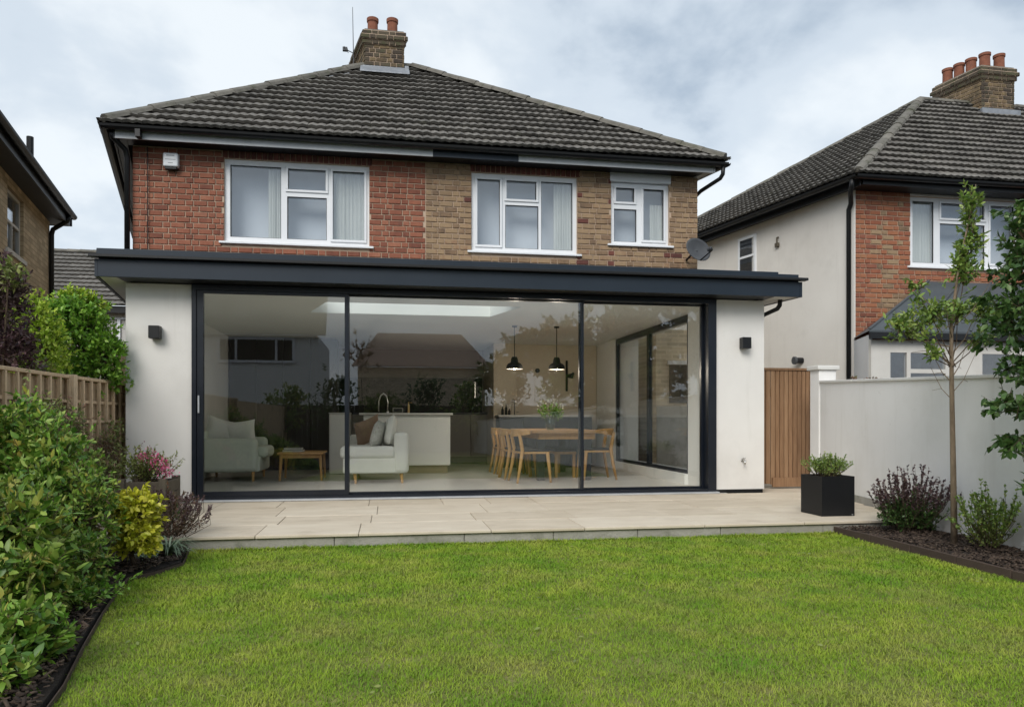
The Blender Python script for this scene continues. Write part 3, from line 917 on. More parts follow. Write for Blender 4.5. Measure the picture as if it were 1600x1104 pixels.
# side and rear walls
SH = -0.25
LB, RB = (-3.314 + SH * 5.4, 15.8), (4.542 + SH * 5.4, 15.8)
MB().prism([(-3.314, HY_ + 0.2), (-3.2, HY_ + 0.2), (LB[0] + 0.1, 15.8), LB][::-1], 2.0, 4.72).build('wall', 'brick_far', house, label='left side wall of the house')
MB().prism([(4.43, HY_ + 0.2), (4.542, HY_ + 0.2), RB, (RB[0] - 0.1, 15.8)], 2.65, 4.72).build('wall', 'brick_far', house, label='right side wall of the house')
MB().box(LB[0], RB[0], 15.8, 15.9, 0, 4.72).build('wall', 'brick_far', house, label='street side wall of the house')
MB().box(-3.3, 4.5, HY_ + 0.25, 15.75, 4.66, 4.7).build('ceiling', 'room_white', house)
window(house, *W1, HY_ + 0.05, [(-2.10, -1.44, 3.46, 4.43), (-1.35, -0.845, 4.13, 4.42), (-1.36, -0.835, 3.46, 4.04), (-0.755, -0.325, 3.47, 4.42)], lights=(1, 3), curtain=[(-0.75, -0.33, 3.42, 4.46), (-1.62, -1.36, 3.42, 4.46)], label='wide white window in the red brick half')
window(house, *W2, HY_ + 0.05, [(1.245, 1.575, 3.48, 4.42), (1.665, 2.105, 4.15, 4.42), (1.65, 2.135, 3.45, 4.07), (2.175, 2.64, 3.45, 4.43)], lights=(0, 1), curtain=[(2.38, 2.68, 3.42, 4.46)], label='wide white window in the tan brick half')
window(house, *W3, HY_ + 0.05, [(3.29, 3.575, 4.19, 4.40), (3.265, 3.61, 3.61, 4.09), (3.71, 4.03, 3.64, 4.40)], lights=(0, 2), curtain=[(3.85, 4.05, 3.6, 4.2)], label='narrow white window with a panel above it')
MB().box(3.19, 4.12, HY_ - 0.015, HY_ + 0.1, 4.475, 4.625).build('panel', 'upvc', house, bevel=0.004, seg=1)

# roof
EZ = 4.735
FL, FR = (-3.53, 10.04, EZ), (4.80, 10.04, EZ)
BL, BR = (-3.53 + SH * 6.1, 16.15, EZ), (4.80 + SH * 6.1, 16.15, EZ)
RL, RR = (-0.27, 13.0, 7.07), (0.42, 13.0, 7.09)
roof = MB()
rl, rr = [(p[0], p[1], p[2] - 0.012) for p in (RL, RR)]
roof.add([FL, FR, BR, BL, rl, rr], [(0, 1, 5, 4), (1, 2, 5), (2, 3, 4, 5), (3, 0, 4)])
roofo = roof.build('roof', 'underlay', house)
o, u, v, n = slope(FL, FR, RL)
uvR, uvL = to_uv(RR, o, u, v), to_uv(RL, o, u, v)
W_ = to_uv(FR, o, u, v)[0]
inn = (W_ / 2, 0.3)
tile_roof(roofo, o, u, v, n, W_, uvL[1], [hp((0, 0), uvL, inn), hp((W_, 0), uvR, inn), (0, 1, uvL[1] - 0.02)], 0.245, 0.235, 300)
for (A, B, C, k) in ((FR, BR, RR, 0), (BL, FL, RL, 0), (BR, BL, RL, 0)):
    o, u, v, n = slope(A, B, C)
    wB = to_uv(B, o, u, v)[0]
    t2 = to_uv(RR if A == FR else RL, o, u, v)
    t3 = to_uv(RL if A in (BL, BR) else RR, o, u, v)
    if A == BR: t2 = to_uv(RR, o, u, v)
    inn = (wB / 2, 0.3)
    tile_roof(roofo, o, u, v, n, wB, t2[1], [hp((0, 0), t2, inn), hp((wB, 0), t3, inn), (0, 1, t2[1])], 0.3, 0.32, 0)
up = lambda p, d=0.03: (p[0], p[1], p[2] + d)
half_round(roofo, up((FL[0] + 0.02, FL[1] + 0.02, FL[2])), up(RL), 0.105, name='hip_tile')
half_round(roofo, up((FR[0] - 0.02, FR[1] + 0.02, FR[2])), up(RR), 0.105, name='hip_tile')
half_round(roofo, up(BL), up(RL), 0.105, name='hip_tile')
half_round(roofo, up(BR), up(RR), 0.105, name='hip_tile')
half_round(roofo, up(RL), up(RR), 0.085)
# eaves
for (a, b, m, lb) in ((-3.43, 0.60, 'grey_fascia', 'pale grey fascia board'), (0.605, 1.78, 'anthracite', 'dark length of fascia board'), (1.785, 4.66, 'grey_fascia', 'grey fascia board')):  # the middle length is coloured darker
    MB().box(a, b, 10.105, 10.125, 4.578, 4.70).build('fascia', m, house, label=lb)
MB().box(-3.42, 4.65, 10.126, 10.40, 4.60, 4.612).build('soffit', 'black', house)
MB().prism([(-3.43, 10.13), (-3.30, 10.13), (BL[0] + 0.23, 16.0), (BL[0] + 0.10, 16.0)][::-1], 4.59, 4.61).build('soffit', 'black', house)
MB().bar((-3.44, 10.1, 4.63), (BL[0] + 0.09, 16.0, 4.63), 0.02, 0.11).build('fascia', 'black', house)
MB().prism([(4.555, 10.13), (4.67, 10.13), (BR[0] - 0.12, 16.0), (BR[0] - 0.24, 16.0)], 4.59, 4.61).build('soffit', 'cream', house)
MB().bar((4.675, 10.1, 4.64), (BR[0] - 0.11, 16.0, 4.64), 0.02, 0.12).build('fascia', 'grey_fascia', house)
gutter(house, [(-3.565, 10.035, 4.715), (4.84, 10.035, 4.70)])
gutter(house, [(-3.53, 10.0, 4.715), (BL[0] - 0.03, 16.1, 4.70)])
gutter(house, [(4.83, 10.0, 4.70), (BR[0] + 0.03, 16.1, 4.70)])
MB().tube([(-3.48, 10.12, 4.66), (-3.47, 10.16, 4.60), (-3.37, 10.30, 4.50), (-3.36, 10.34, 4.42), (-3.36, 10.34, 2.78)], 0.034, 10).build('downpipe', 'black', house, smooth=True)
MB().tube([(4.78, 10.04, 4.66), (4.78, 10.06, 4.55), (4.76, 10.10, 4.50), (4.62, 10.46, 4.42), (4.585, 10.66, 4.36), (4.585, 10.68, 2.8)], 0.03, 10).build('downpipe', 'black', house, smooth=True)
MB().tube([(-3.12, 10.375, 4.58), (-3.12, 10.38, 3.0)], 0.006, 6).build('cable', 'black', house)
MB().box(-3.16, -3.10, 10.0, 10.10, 4.58, 4.70).build('gutter_outlet', 'black', house)


def chimney(parent, c, fx, dy, sh, z0, z1, pots, m, potr, poth):
    """brick stack: front-left corner c (x, y), front width fx, depth dy sheared by sh per metre, corbelled head, pots (u, w)."""
    P = lambda uu, ww, e=0: (c[0] + uu + sh * ww + (e if uu > fx / 2 else -e), c[1] + ww + (e if ww > dy / 2 else -e))
    q = lambda e: [P(0, 0, e), P(fx, 0, e), P(fx, dy, e), P(0, dy, e)]
    ch = MB().prism(q(-0.012), z0, z1 - 0.02).build('chimney', 'mortar', parent)
    o = Vector((*P(0, 0), 0))
    its = bond(o, XA, NF, fx, z0, z1 - 0.25, [], lambda x, z: 'brick_soot' if (min(x, fx - x) < 0.13 or random.random() < 0.2) else m)
    sd = Vector((-sh, -1, 0)).normalized()
    ol = Vector((*P(0, dy), 0))
    its += bond(ol, sd, sd.cross(Vector((0, 0, 1))), dy * math.hypot(1, sh), z0, z1 - 0.25, [], lambda x, z: m)
    orr = Vector((*P(fx, 0), 0))
    its += bond(orr, -sd, (-sd).cross(Vector((0, 0, 1))), dy * math.hypot(1, sh), z0, z1 - 0.25, [], lambda x, z: m)
    place_bricks(its, ch, 0)
    z = z1 - 0.25
    for e in (0.03, 0.06, 0.03):
        its = []
        ps = q(e)
        MB().prism(q(e - 0.015), z, z + 0.08).build('corbel', 'mortar', ch)
        for k in range(4):
            A, B = Vector((*ps[k], 0)), Vector((*ps[(k + 1) % 4], 0))
            d = (B - A).normalized()
            its += bond(A, d, d.cross(Vector((0, 0, 1))), (B - A).length, z + 0.005, z + 0.08, [], lambda x, zz: 'brick_soot')
        place_bricks(its, ch, 0)
        z += 0.08
    MB().prism(q(0.0), z - 0.005, z + 0.03).build('flaunching', 'ridge', ch, bevel=0.02)
    for (uu, ww) in pots:
        x, y = P(uu, ww)
        r = potr
        MB().lathe([(r * 1.05, 0), (r, poth * 0.3), (r * 0.97, poth * 0.8), (r * 1.12, poth * 0.82), (r * 1.14, poth * 0.98), (r * 1.0, poth), (r * 0.8, poth), (r * 0.78, poth * 0.4)], (x, y, z + 0.02), 18).build('chimney_pot', 'pot', ch, smooth=False)
    return ch


ch = chimney(house, (-0.40, 12.75), 0.67, 1.0, SH, 6.7, 7.60, [(0.22, 0.35), (0.55, 0.32)], 'brick_stock', 0.090, 0.36)
MB().prism([(-0.42, 12.70), (0.31, 12.70), (0.31, 12.76), (-0.42, 12.76)], [6.86, 6.86, 6.9, 6.9], 6.97).build('flashing', 'lead', ch)
MB().prism([(-0.46, 12.42), (0.35, 12.42), (0.35, 12.72), (-0.46, 12.72)], [6.74, 6.74, 6.94, 6.94], [6.76, 6.76, 6.975, 6.975]).build('flashing', 'lead', ch)
MB().prism([(0.275, 12.6), (0.34, 12.6), (0.34, 13.2), (0.275, 13.2)], [6.82, 6.82, 7.05, 7.05], [6.96, 6.96, 7.2, 7.2]).build('flashing', 'lead', ch)
aer = thing('television_aerial', (-0.62, 13.4, 7.2), 'thin aerial rod with small dark elements beside the chimney', 'aerial')
MB().tube([(-0.60, 13.3, 7.1), (-0.62, 13.3, 8.25)], [0.010, 0.005], 6).build('mast', 'dish', aer)
MB().tube([(-0.74, 13.3, 7.50), (-0.60, 13.3, 7.44)], 0.008, 6).tube([(-0.76, 13.22, 7.51), (-0.75, 13.38, 7.50)], 0.006, 6).tube([(-0.71, 13.22, 7.49), (-0.70, 13.38, 7.48)], 0.006, 6).build('boom', 'dish', aer)
MB().box(-0.79, -0.71, 13.27, 13.33, 7.47, 7.53).build('reflector', 'dish', aer)

# alarm box and dish on the house wall
al = thing('alarm_box', (-2.82, 10.39, 4.3), 'white alarm box high on the red brick wall', 'alarm')
MB().prism([(-2.915, 10.30), (-2.725, 10.30), (-2.725, 10.395), (-2.915, 10.395)], 4.315, 4.50).build('cover', 'upvc', al, bevel=0.022, seg=3)
MB().box(-2.895, -2.745, 10.315, 10.395, 4.285, 4.316).build('base', 'black', al, bevel=0.006, seg=1)
for (z, w, h) in ((4.455, 0.05, 0.010), (4.405, 0.065, 0.006), (4.36, 0.03, 0.006)):
    MB().box(-2.82 - w, -2.82 + w, 10.2975, 10.2992, z, z + h).build('print', 'print', al)
dsh = thing('satellite_dish', (4.41, 10.38, 3.4), 'grey oval satellite dish on the tan brick corner', 'satellite dish')
mb = MB()
K, RI = 28, 6
nrm = Vector((0.30, -0.90, 0.26)).normalized()
ex = nrm.cross(Vector((0, 0, 1))).normalized() * -1
ey = ex.cross(nrm) * -1
if ey.z < 0: ey = -ey
cD = Vector((4.40, 10.12, 3.44))
for i in range(RI + 1):
    rr_ = i / RI
    for k in range(K):
        t = 2 * PI * k / K
        mb.v.append(tuple(cD + ex * (0.225 * rr_ * math.cos(t)) + ey * (0.18 * rr_ * math.sin(t)) + nrm * (0.045 * rr_ * rr_)))
for i in range(RI):
    for k in range(K):
        k2 = (k + 1) % K
        mb.f.append((i * K + k, i * K + k2, (i + 1) * K + k2, (i + 1) * K + k))
dd = mb.build('reflector', 'dish', dsh, smooth=True)
sol = dd.modifiers.new('thick', 'SOLIDIFY'); sol.thickness = 0.006
tip = cD + nrm * 0.30 - ey * 0.10
MB().tube([cD - ey * 0.17 + nrm * 0.04, tip - ey * 0.04, tip], 0.010, 8).build('feed_arm', 'black', dsh)
MB().tube([tip - nrm * 0.01, tip - nrm * 0.07], [0.025, 0.032], 12).build('receiver', 'dish', dsh)
MB().tube([cD - nrm * 0.005, cD - nrm * 0.06, (4.36, 10.39, 3.36)], 0.016, 8).build('bracket', 'black', dsh)

# ------------------------------------------------------------------ the rear extension
ext = thing('rear_extension', (0.9, 8.45, 0.11), 'single storey white extension with dark fascia and wide glazed sliding doors', 'extension')
FY = 8.45
MB().box(-2.76, -2.09, FY, FY + 0.32, 0.15, 2.455).build('pier', 'render', ext, label='left white rendered pier')
MB().box(3.92, 4.555, FY, FY + 0.32, 0.15, 2.455).build('pier', 'render', ext, label='right white rendered pier')
MB().box(-2.75, -2.09, FY + 0.012, FY + 0.3, 0.05, 0.149).box(3.93, 4.545, FY + 0.012, FY + 0.3, 0.05, 0.149).build('plinth', 'black', ext)
# flat roof
RP = [(-2.93, 8.18), (4.855, 8.18), (4.60, 10.39), (-3.31, 10.39)]
# the roof has a hole for the rooflight: X -1.1..1.72, Y 9.40..10.30
SK = (-0.86, 1.70, 9.40, 10.36)
rf = MB()
for z0, z1 in ((2.50, 2.735),):
    rf.prism([RP[0], RP[1], (4.72, SK[2]), (-3.14, SK[2])], z0, z1)
    rf.prism([(-3.14, SK[2]), (-0.79, SK[2]), (-1.08, 10.38), (-3.31, 10.38)], z0, z1)
    rf.prism([(1.73, SK[2]), (4.72, SK[2]), (4.60, 10.38), (1.45, 10.38)], z0, z1)
rf.build('roof', 'anthracite', ext)
MB().prism([(-2.93, 8.15), (4.855, 8.15), (4.855, 8.179), (-2.93, 8.179)], 2.462, 2.642).build('fascia', 'anthracite', ext, bevel=0.003, seg=1)
MB().prism([(-2.96, 8.15), (-2.93, 8.15), (-3.31, 10.38), (-3.34, 10.38)], 2.462, 2.642).build('fascia', 'anthracite', ext)
MB().prism([(4.857, 8.15), (4.885, 8.15), (4.63, 10.38), (4.602, 10.38)], 2.462, 2.642).build('fascia', 'anthracite', ext)
MB().box(-3.0, 4.93, 8.085, 8.178, 2.652, 2.683).build('drip_edge', 'black', ext, bevel=0.004, seg=1)
MB().box(-2.93, 4.56, 8.115, 8.20, 2.684, 2.745).build('coping', 'anthracite', ext, bevel=0.004, seg=1)
MB().prism([(-2.96, 8.20), (-2.90, 8.20), (-3.26, 10.36), (-3.32, 10.36)], 2.684, 2.745).build('coping', 'anthracite', ext)
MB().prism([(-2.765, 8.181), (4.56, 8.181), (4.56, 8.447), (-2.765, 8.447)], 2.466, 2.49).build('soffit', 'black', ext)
MB().prism([(-2.925, 8.181), (-2.77, 8.181), (-2.77, 8.447), (-2.97, 8.447)], 2.466, 2.49).build('soffit', 'cream', ext)
MB().prism([(4.565, 8.181), (4.85, 8.181), (4.81, 8.447), (4.565, 8.447)], 2.466, 2.49).build('soffit', 'cream', ext)
MB().prism([(-2.97, 8.45), (-2.765, 8.45), (-2.765, 10.3), (-3.29, 10.3)][::-1], 2.467, 2.49).build('soffit', 'cream', ext)
MB().prism([(4.56, 8.45), (4.81, 8.45), (4.61, 10.3), (4.56, 10.3)], 2.467, 2.49).build('soffit', 'cream', ext)
MB().tube([(4.74, 8.40, 2.47), (4.74, 8.41, 2.40), (4.72, 8.43, 2.36), (4.60, 8.60, 2.29), (4.60, 8.62, 2.2), (4.60, 8.62, 0.12)], 0.028, 10).build('downpipe', 'black', ext, smooth=True)

# room shell
RY = 15.45
MB().prism([(-2.75, 8.42), (4.06, 8.42), (4.06, RY), (-2.75, RY)], 0.0, 0.108).build('floor', 'floor', ext)
SKN, SKF = (-0.76, 1.70), (-1.05, 1.42)      # near and far edge of the rooflight opening
cl = MB()
cl.prism([(-2.75, 8.55), (4.5, 8.55), (4.5, SK[2]), (-2.75, SK[2])], 2.452, 2.462).prism([(-2.75, SK[3]), (4.5, SK[3]), (4.5, RY), (-2.75, RY)], 2.452, 2.462)
cl.prism([(-2.75, SK[2]), (SKN[0], SK[2]), (SKF[0], SK[3]), (-2.75, SK[3])], 2.452, 2.462).prism([(SKN[1], SK[2]), (4.5, SK[2]), (4.5, SK[3]), (SKF[1], SK[3])], 2.452, 2.462)
cl.build('ceiling', 'room_white', ext)
sl = MB()
sl.prism([(SKN[0] - 0.02, SK[2]), (SKN[0], SK[2]), (SKF[0], SK[3]), (SKF[0] - 0.02, SK[3])], 2.463, 2.80)
sl.prism([(SKN[1], SK[2]), (SKN[1] + 0.02, SK[2]), (SKF[1] + 0.02, SK[3]), (SKF[1], SK[3])], 2.463, 2.80)
sl.box(SKN[0] - 0.02, SKN[1] + 0.02, SK[2] - 0.02, SK[2] - 0.001, 2.463, 2.80).box(SKF[0] - 0.02, SKF[1] + 0.02, SK[3] + 0.001, SK[3] + 0.015, 2.463, 2.80)
sl.build('rooflight_upstand', 'room_white', ext)
sk = MB().prism([(SKN[0] - 0.03, SK[2] - 0.03), (SKN[1] + 0.03, SK[2] - 0.03), (SKF[1] + 0.03, 10.374), (SKF[0] - 0.03, 10.374)], 2.802, 2.82).build('rooflight', 'glass_sky', ext)
MB().box(SKN[0] - 0.08, SKN[1] + 0.08, SK[2] - 0.085, SK[2] - 0.031, 2.74, 2.822).build('rooflight_frame', 'frame', sk)
MB().box(-2.77, -2.751, 8.78, RY, 0.0, 2.6).build('wall', 'room_white', ext, label='left inside wall of the room')
MB().box(-2.75, 4.06, RY, RY + 0.1, 0.0, 2.6).build('wall', 'room_taupe', ext, label='far inside wall behind the kitchen')
# right inside wall with the side glazing
SX = 4.06
MB().box(SX, SX + 0.45, 8.775, 9.62, 0.11, 2.6).build('wall', 'room_white', ext, label='short inside wall between pier and side window')
MB().box(SX, SX + 0.45, 12.95, RY, 0.11, 2.6).build('wall', 'room_white', ext, label='inside wall beyond the side window')
MB().box(SX - 0.05, SX + 0.45, 9.62, 12.95, 0.05, 0.25).build('window_seat', 'room_white', ext)
sw = MB()
for (a, b) in ((9.62, 9.70), (11.22, 11.32), (12.87, 12.95)):
    sw.box(SX + 0.02, SX + 0.08, a, b, 0.25, 2.45)
sw.box(SX + 0.02, SX + 0.08, 9.70, 11.22, 0.25, 0.30).box(SX + 0.02, SX + 0.08, 11.32, 12.87, 0.25, 0.30).box(SX + 0.02, SX + 0.08, 9.70, 11.22, 2.36, 2.45).box(SX + 0.02, SX + 0.08, 11.32, 12.87, 2.36, 2.45)
swo = sw.build('side_window', 'frame', ext)
MB().box(SX + 0.04, SX + 0.06, 9.70, 11.22, 0.30, 2.36).build('pane', 'glass', swo)
MB().box(SX + 0.04, SX + 0.06, 11.32, 12.87, 0.30, 2.36).build('pane', 'glass', swo)

# sliding doors
df = MB()
df.box(-2.09, -2.045, FY - 0.03, FY + 0.17, 0.135, 2.455).box(3.815, 3.92, FY - 0.03, FY + 0.17, 0.135, 2.455)
df.box(-2.045, 3.815, FY - 0.03, FY + 0.17, 2.40, 2.455).box(-2.045, 3.815, FY - 0.03, FY + 0.17, 0.132, 0.160)
door = df.build('sliding_door', 'frame', ext)
MB().box(-2.10, 3.93, FY - 0.10, FY + 0.10, 0.111, 0.131).build('threshold', 'alu', door, bevel=0.003, seg=1)


def leaf_panel(x0, x1, y, sl_, sr, bot, top, name='door_panel', lab=None):
    z0, z1 = 0.162, 2.398
    f = MB().box(x0, x0 + sl_, y, y + 0.05, z0, z1).box(x1 - sr, x1, y, y + 0.05, z0, z1)
    f.box(x0 + sl_, x1 - sr, y, y + 0.05, z0, z0 + bot).box(x0 + sl_, x1 - sr, y, y + 0.05, z1 - top, z1)
    f.build(name, 'frame', door, label=lab)
    MB().box(x0 + sl_ - 0.005, x1 - sr + 0.005, y + 0.015, y + 0.033, z0 + bot - 0.005, z1 - top + 0.005).build('pane', 'glass', door)


leaf_panel(-2.043, -0.435, FY - 0.012, 0.069, 0.045, 0.055, 0.03, lab='left sliding panel with the handle')
leaf_panel(-0.46, 2.285, FY + 0.05, 0.03, 0.03, 0.022, 0.012, lab='wide middle panel')
leaf_panel(2.245, 3.813, FY + 0.105, 0.055, 0.03, 0.022, 0.012, lab='right panel')
MB().box(-2.028, -2.012, FY - 0.032, FY - 0.0125, 1.07, 1.26).build('handle', 'alu', door, bevel=0.003, seg=1)
for (x, n) in ((-2.449, 'left'), (4.279, 'right')):
    wl = thing('wall_light', (x, FY, 1.93), 'black cube wall light on the pier %s' % ('near the timber fence' if n == 'left' else 'beside the wooden gate'), 'wall light', 'black wall lights on the piers')
    MB().box(x - 0.055, x + 0.055, FY - 0.11, FY - 0.012, 1.86, 1.995).build('body', 'black', wl, bevel=0.004, seg=1)
    MB().box(x - 0.035, x + 0.035, FY - 0.012, FY, 1.88, 1.975).build('back_plate', 'black', wl)
tp = thing('outside_tap', (4.271, FY, 0.49), 'small metal outside tap low on the right pier', 'tap')
MB().tube([(4.271, FY, 0.50), (4.271, FY - 0.05, 0.50), (4.271, FY - 0.065, 0.485), (4.271, FY - 0.068, 0.455)], [0.012, 0.012, 0.011, 0.010], 10).build('spout', 'steel', tp, smooth=True)
MB().lathe([(0.0, 0.026), (0.022, 0.024), (0.022, 0.016), (0.006, 0.014), (0.006, 0.0)], (4.271, FY - 0.035, 0.508), 10).build('handle', 'steel', tp)
MB().tube([(4.271, FY, 0.50), (4.271, FY - 0.008, 0.50)], 0.022, 12).build('wall_plate', 'steel', tp)

# ------------------------------------------------------------------ inside the room
FZ = 0.11


def soft(mb, name, m, parent, r=0.05, label=None, mw=None):
    return mb.build(name, m, parent, bevel=r, seg=4, label=label, mw=mw)


def pillow_mesh(w, h, t, n=10):
    mb = MB()
    for side in (1, -1):
        base = len(mb.v)
        for i in range(n + 1):
            for j in range(n + 1):
                a, b = 2 * i / n - 1, 2 * j / n - 1
                th = t * (max(0, 1 - a ** 4) * max(0, 1 - b ** 4)) ** 0.6
                pinch = 1 - 0.10 * (1 - abs(a) ** 2) * abs(b) ** 3
                pinch2 = 1 - 0.10 * (1 - abs(b) ** 2) * abs(a) ** 3
                mb.v.append((a * w / 2 * pinch2, side * th / 2, b * h / 2 * pinch))
        for i in range(n):
            for j in range(n):
                q = [base + i * (n + 1) + j, base + (i + 1) * (n + 1) + j, base + (i + 1) * (n + 1) + j + 1, base + i * (n + 1) + j + 1]
                mb.f.append(tuple(q if side < 0 else q[::-1]))
    return mb


def pillow(loc, rot, w, h, t, m, label):
    mw = Matrix.Translation(Vector(loc)) @ Matrix.Rotation(rot[2], 4, 'Z') @ Matrix.Rotation(rot[0], 4, 'X') @ Matrix.Rotation(rot[1], 4, 'Y')
    o = pillow_mesh(w, h, t).build('scatter_cushion', m, None, smooth=True, mw=mw)
    return tag(o, label, 'cushion', 'cushions on the seats')


# sofa at the left, facing right
sf = thing('armchair', (-2.2, 11.5, FZ), 'sage green armchair with rounded arms behind the left door panel', 'armchair')
soft(MB().box(-2.72, -1.83, 11.12, 12.05, FZ + 0.13, FZ + 0.36), 'base', 'sofa', sf, 0.04)
soft(MB().box(-2.70, -1.86, 11.05, 11.24, FZ + 0.135, FZ + 0.62), 'arm', 'sofa', sf, 0.07)
soft(MB().box(-2.70, -1.86, 11.93, 12.12, FZ + 0.135, FZ + 0.62), 'arm', 'sofa', sf, 0.07)
soft(MB().box(-2.55, -1.74, 11.25, 11.92, FZ + 0.33, FZ + 0.50), 'seat_cushion', 'sofa', sf, 0.06)
soft(MB().box(-2.73, -2.56, 11.07, 12.10, FZ + 0.14, FZ + 0.74), 'backrest', 'sofa', sf, 0.06)
for (x, y) in ((-2.62, 11.14), (-1.92, 11.12), (-2.62, 12.03), (-1.92, 12.03)):
    MB().tube([(x, y, FZ + 0.14), (x, y, FZ)], [0.024, 0.016], 10).build('leg', 'oak', sf)
pillow((-2.42, 11.36, FZ + 0.70), (R(8), R(16), R(20)), 0.46, 0.42, 0.16, 'pillow', 'pale cushion leaning on the back of the sage armchair')
pillow((-2.16, 11.42, FZ + 0.68), (R(14), R(-6), R(12)), 0.46, 0.40, 0.15, 'pillow', 'pointed pale cushion in front on the sage armchair')

# chaise in the middle, facing left
cs = thing('chaise', (-0.15, 11.0, FZ), 'pale fabric chaise seat on short oak legs behind the middle pane', 'chaise')
soft(MB().box(-0.62, 0.22, 10.42, 11.62, FZ + 0.14, FZ + 0.36), 'base', 'sofa_pale', cs, 0.03)
soft(MB().box(-0.66, 0.10, 10.40, 11.55, FZ + 0.345, FZ + 0.52), 'seat_cushion', 'sofa_pale', cs, 0.06)
soft(MB().box(0.075, 0.285, 10.40, 11.66, FZ + 0.14, FZ + 0.71), 'backrest', 'sofa_pale', cs, 0.06)
soft(MB().box(-0.60, 0.10, 11.52, 11.70, FZ + 0.14, FZ + 0.66), 'arm', 'sofa_pale', cs, 0.06)
for (x, y) in ((-0.46, 10.5), (0.18, 10.5), (-0.46, 11.55), (0.18, 11.55)):
    MB().tube([(x, y, FZ + 0.15), (x + 0.015, y - 0.01, FZ)], [0.026, 0.016], 10).build('leg', 'oak', cs)
pillow((0.02, 10.70, FZ + 0.72), (R(10), R(10), R(96)), 0.46, 0.44, 0.15, 'pillow', 'plain pale cushion against the chaise back')
pillow((-0.14, 10.66, FZ + 0.68), (R(16), R(4), R(78)), 0.46, 0.40, 0.15, 'pillow_pat', 'patterned pale cushion on the chaise')
pillow((-0.30, 11.12, FZ + 0.72), (R(12), R(-20), R(40)), 0.46, 0.40, 0.15, 'pillow_tan', 'tan brown cushion on the chaise')

ct = thing('coffee_table', (-1.26, 11.4, FZ), 'low oak coffee table between the armchair and the chaise', 'table')
soft(MB().box(-1.58, -0.93, 11.05, 11.75, FZ + 0.385, FZ + 0.415), 'tabletop', 'oak', ct, 0.01)
MB().box(-1.52, -0.99, 11.10, 11.12, FZ + 0.33, FZ + 0.384).build('apron', 'oak', ct)
for (x, y) in ((-1.53, 11.11), (-0.98, 11.11), (-1.53, 11.69), (-0.98, 11.69)):
    MB().tube([(x, y, FZ + 0.384), (x + (0.02 if x > -1.2 else -0.02), y, FZ)], [0.024, 0.017], 8).build('leg', 'oak', ct)
for i, (w, h, lb) in enumerate(((0.15, 0.03, 'dark book at the bottom of the pile on the coffee table'), (0.13, 0.028, 'smaller book on top of the coffee table pile'))):
    z = FZ + 0.416 + i * 0.031
    bk = thing('book', (-1.38, 11.3, z), lb, 'book', 'books on the coffee table')
    MB().box(-1.38 - w, -1.38 + w, 11.2, 11.42, z, z + 0.004).box(-1.38 - w, -1.38 + w, 11.2, 11.42, z + h - 0.004, z + h).box(-1.38 - w, -1.38 - w + 0.005, 11.2, 11.42, z + 0.004, z + h - 0.004).build('cover', 'book', bk)
    MB().box(-1.38 - w + 0.006, -1.38 + w - 0.006, 11.205, 11.415, z + 0.0045, z + h - 0.0045).build('pages', 'pillow', bk)

# kitchen
isl = thing('kitchen_island', (0.3, 12.6, FZ), 'white kitchen island with thin pale worktop and oak plinth', 'kitchen island')
MB().box(-0.40, 1.02, 12.34, 13.0, FZ + 0.13, 1.072).build('cabinet', 'cab_white', isl, bevel=0.004, seg=1)
MB().box(-0.47, 1.06, 12.28, 13.06, 1.074, 1.108).build('worktop', 'worktop', isl, bevel=0.004, seg=1)
MB().box(-0.36, 0.98, 12.38, 12.96, FZ, FZ + 0.129).build('plinth', 'plinth', isl)
tall = thing('cabinet', (-0.78, 12.5, FZ), 'narrow white cabinet standing left of the island', 'cabinet')
MB().box(-0.95, -0.62, 12.34, 12.9, FZ, 1.09).build('carcass', 'cab_white', tall, bevel=0.02)
MB().box(-0.955, -0.615, 12.325, 12.92, 1.091, 1.112).build('worktop', 'worktop', tall, bevel=0.004, seg=1)
tpk = thing('kitchen_tap', (-0.05, 12.7, 1.108), 'tall looped steel tap on the island', 'tap')
MB().tube([(-0.16, 12.7, 1.13), (-0.16, 12.7, 1.3), (-0.13, 12.7, 1.40), (-0.08, 12.7, 1.44), (-0.03, 12.7, 1.40), (-0.01, 12.7, 1.3), (-0.01, 12.7, 1.108)], 0.013, 10).build('spout', 'steel', tpk, smooth=True)
MB().lathe([(0.026, 0), (0.026, 0.03), (0.018, 0.04), (0.0, 0.04)], (-0.01, 12.7, 1.108), 14).build('base', 'steel', tpk)
tp2 = thing('soap_dispenser', (0.34, 12.7, 1.108), 'small brass dispenser on the island beside the tap', 'dispenser')
MB().lathe([(0.02, 0), (0.02, 0.14), (0.01, 0.15), (0.008, 0.19), (0.0, 0.19)], (0.34, 12.7, 1.108), 12).build('body', 'brass', tp2)
MB().tube([(0.34, 12.7, 1.29), (0.40, 12.68, 1.285)], 0.009, 8).build('spout', 'brass', tp2)
kt = thing('radio', (0.18, 12.75, 1.108), 'small dark box radio on the island worktop', 'radio')
MB().box(0.07, 0.25, 12.68, 12.78, 1.108, 1.20).build('case', 'cab_grey', kt, bevel=0.01)
MB().box(0.09, 0.23, 12.676, 12.6795, 1.125, 1.185).build('speaker_grille', 'blackpad', kt)
bc = thing('base_cabinets', (0.5, 15.0, FZ), 'run of taupe base cabinets along the kitchen wall', 'cabinets')
for i in range(8):
    x = -1.3 + i * 0.42
    MB().box(x + 0.003, x + 0.417, 14.85, 15.44, FZ + 0.14, 1.10).build('cabinet_door', 'cab_grey', bc, bevel=0.004, seg=1)
MB().box(-1.3, 2.06, 14.82, 15.44, 1.102, 1.14).build('worktop', 'cab_dark', bc)
MB().box(-1.3, 2.06, 14.92, 15.40, FZ, FZ + 0.139).build('plinth', 'cab_dark', bc)
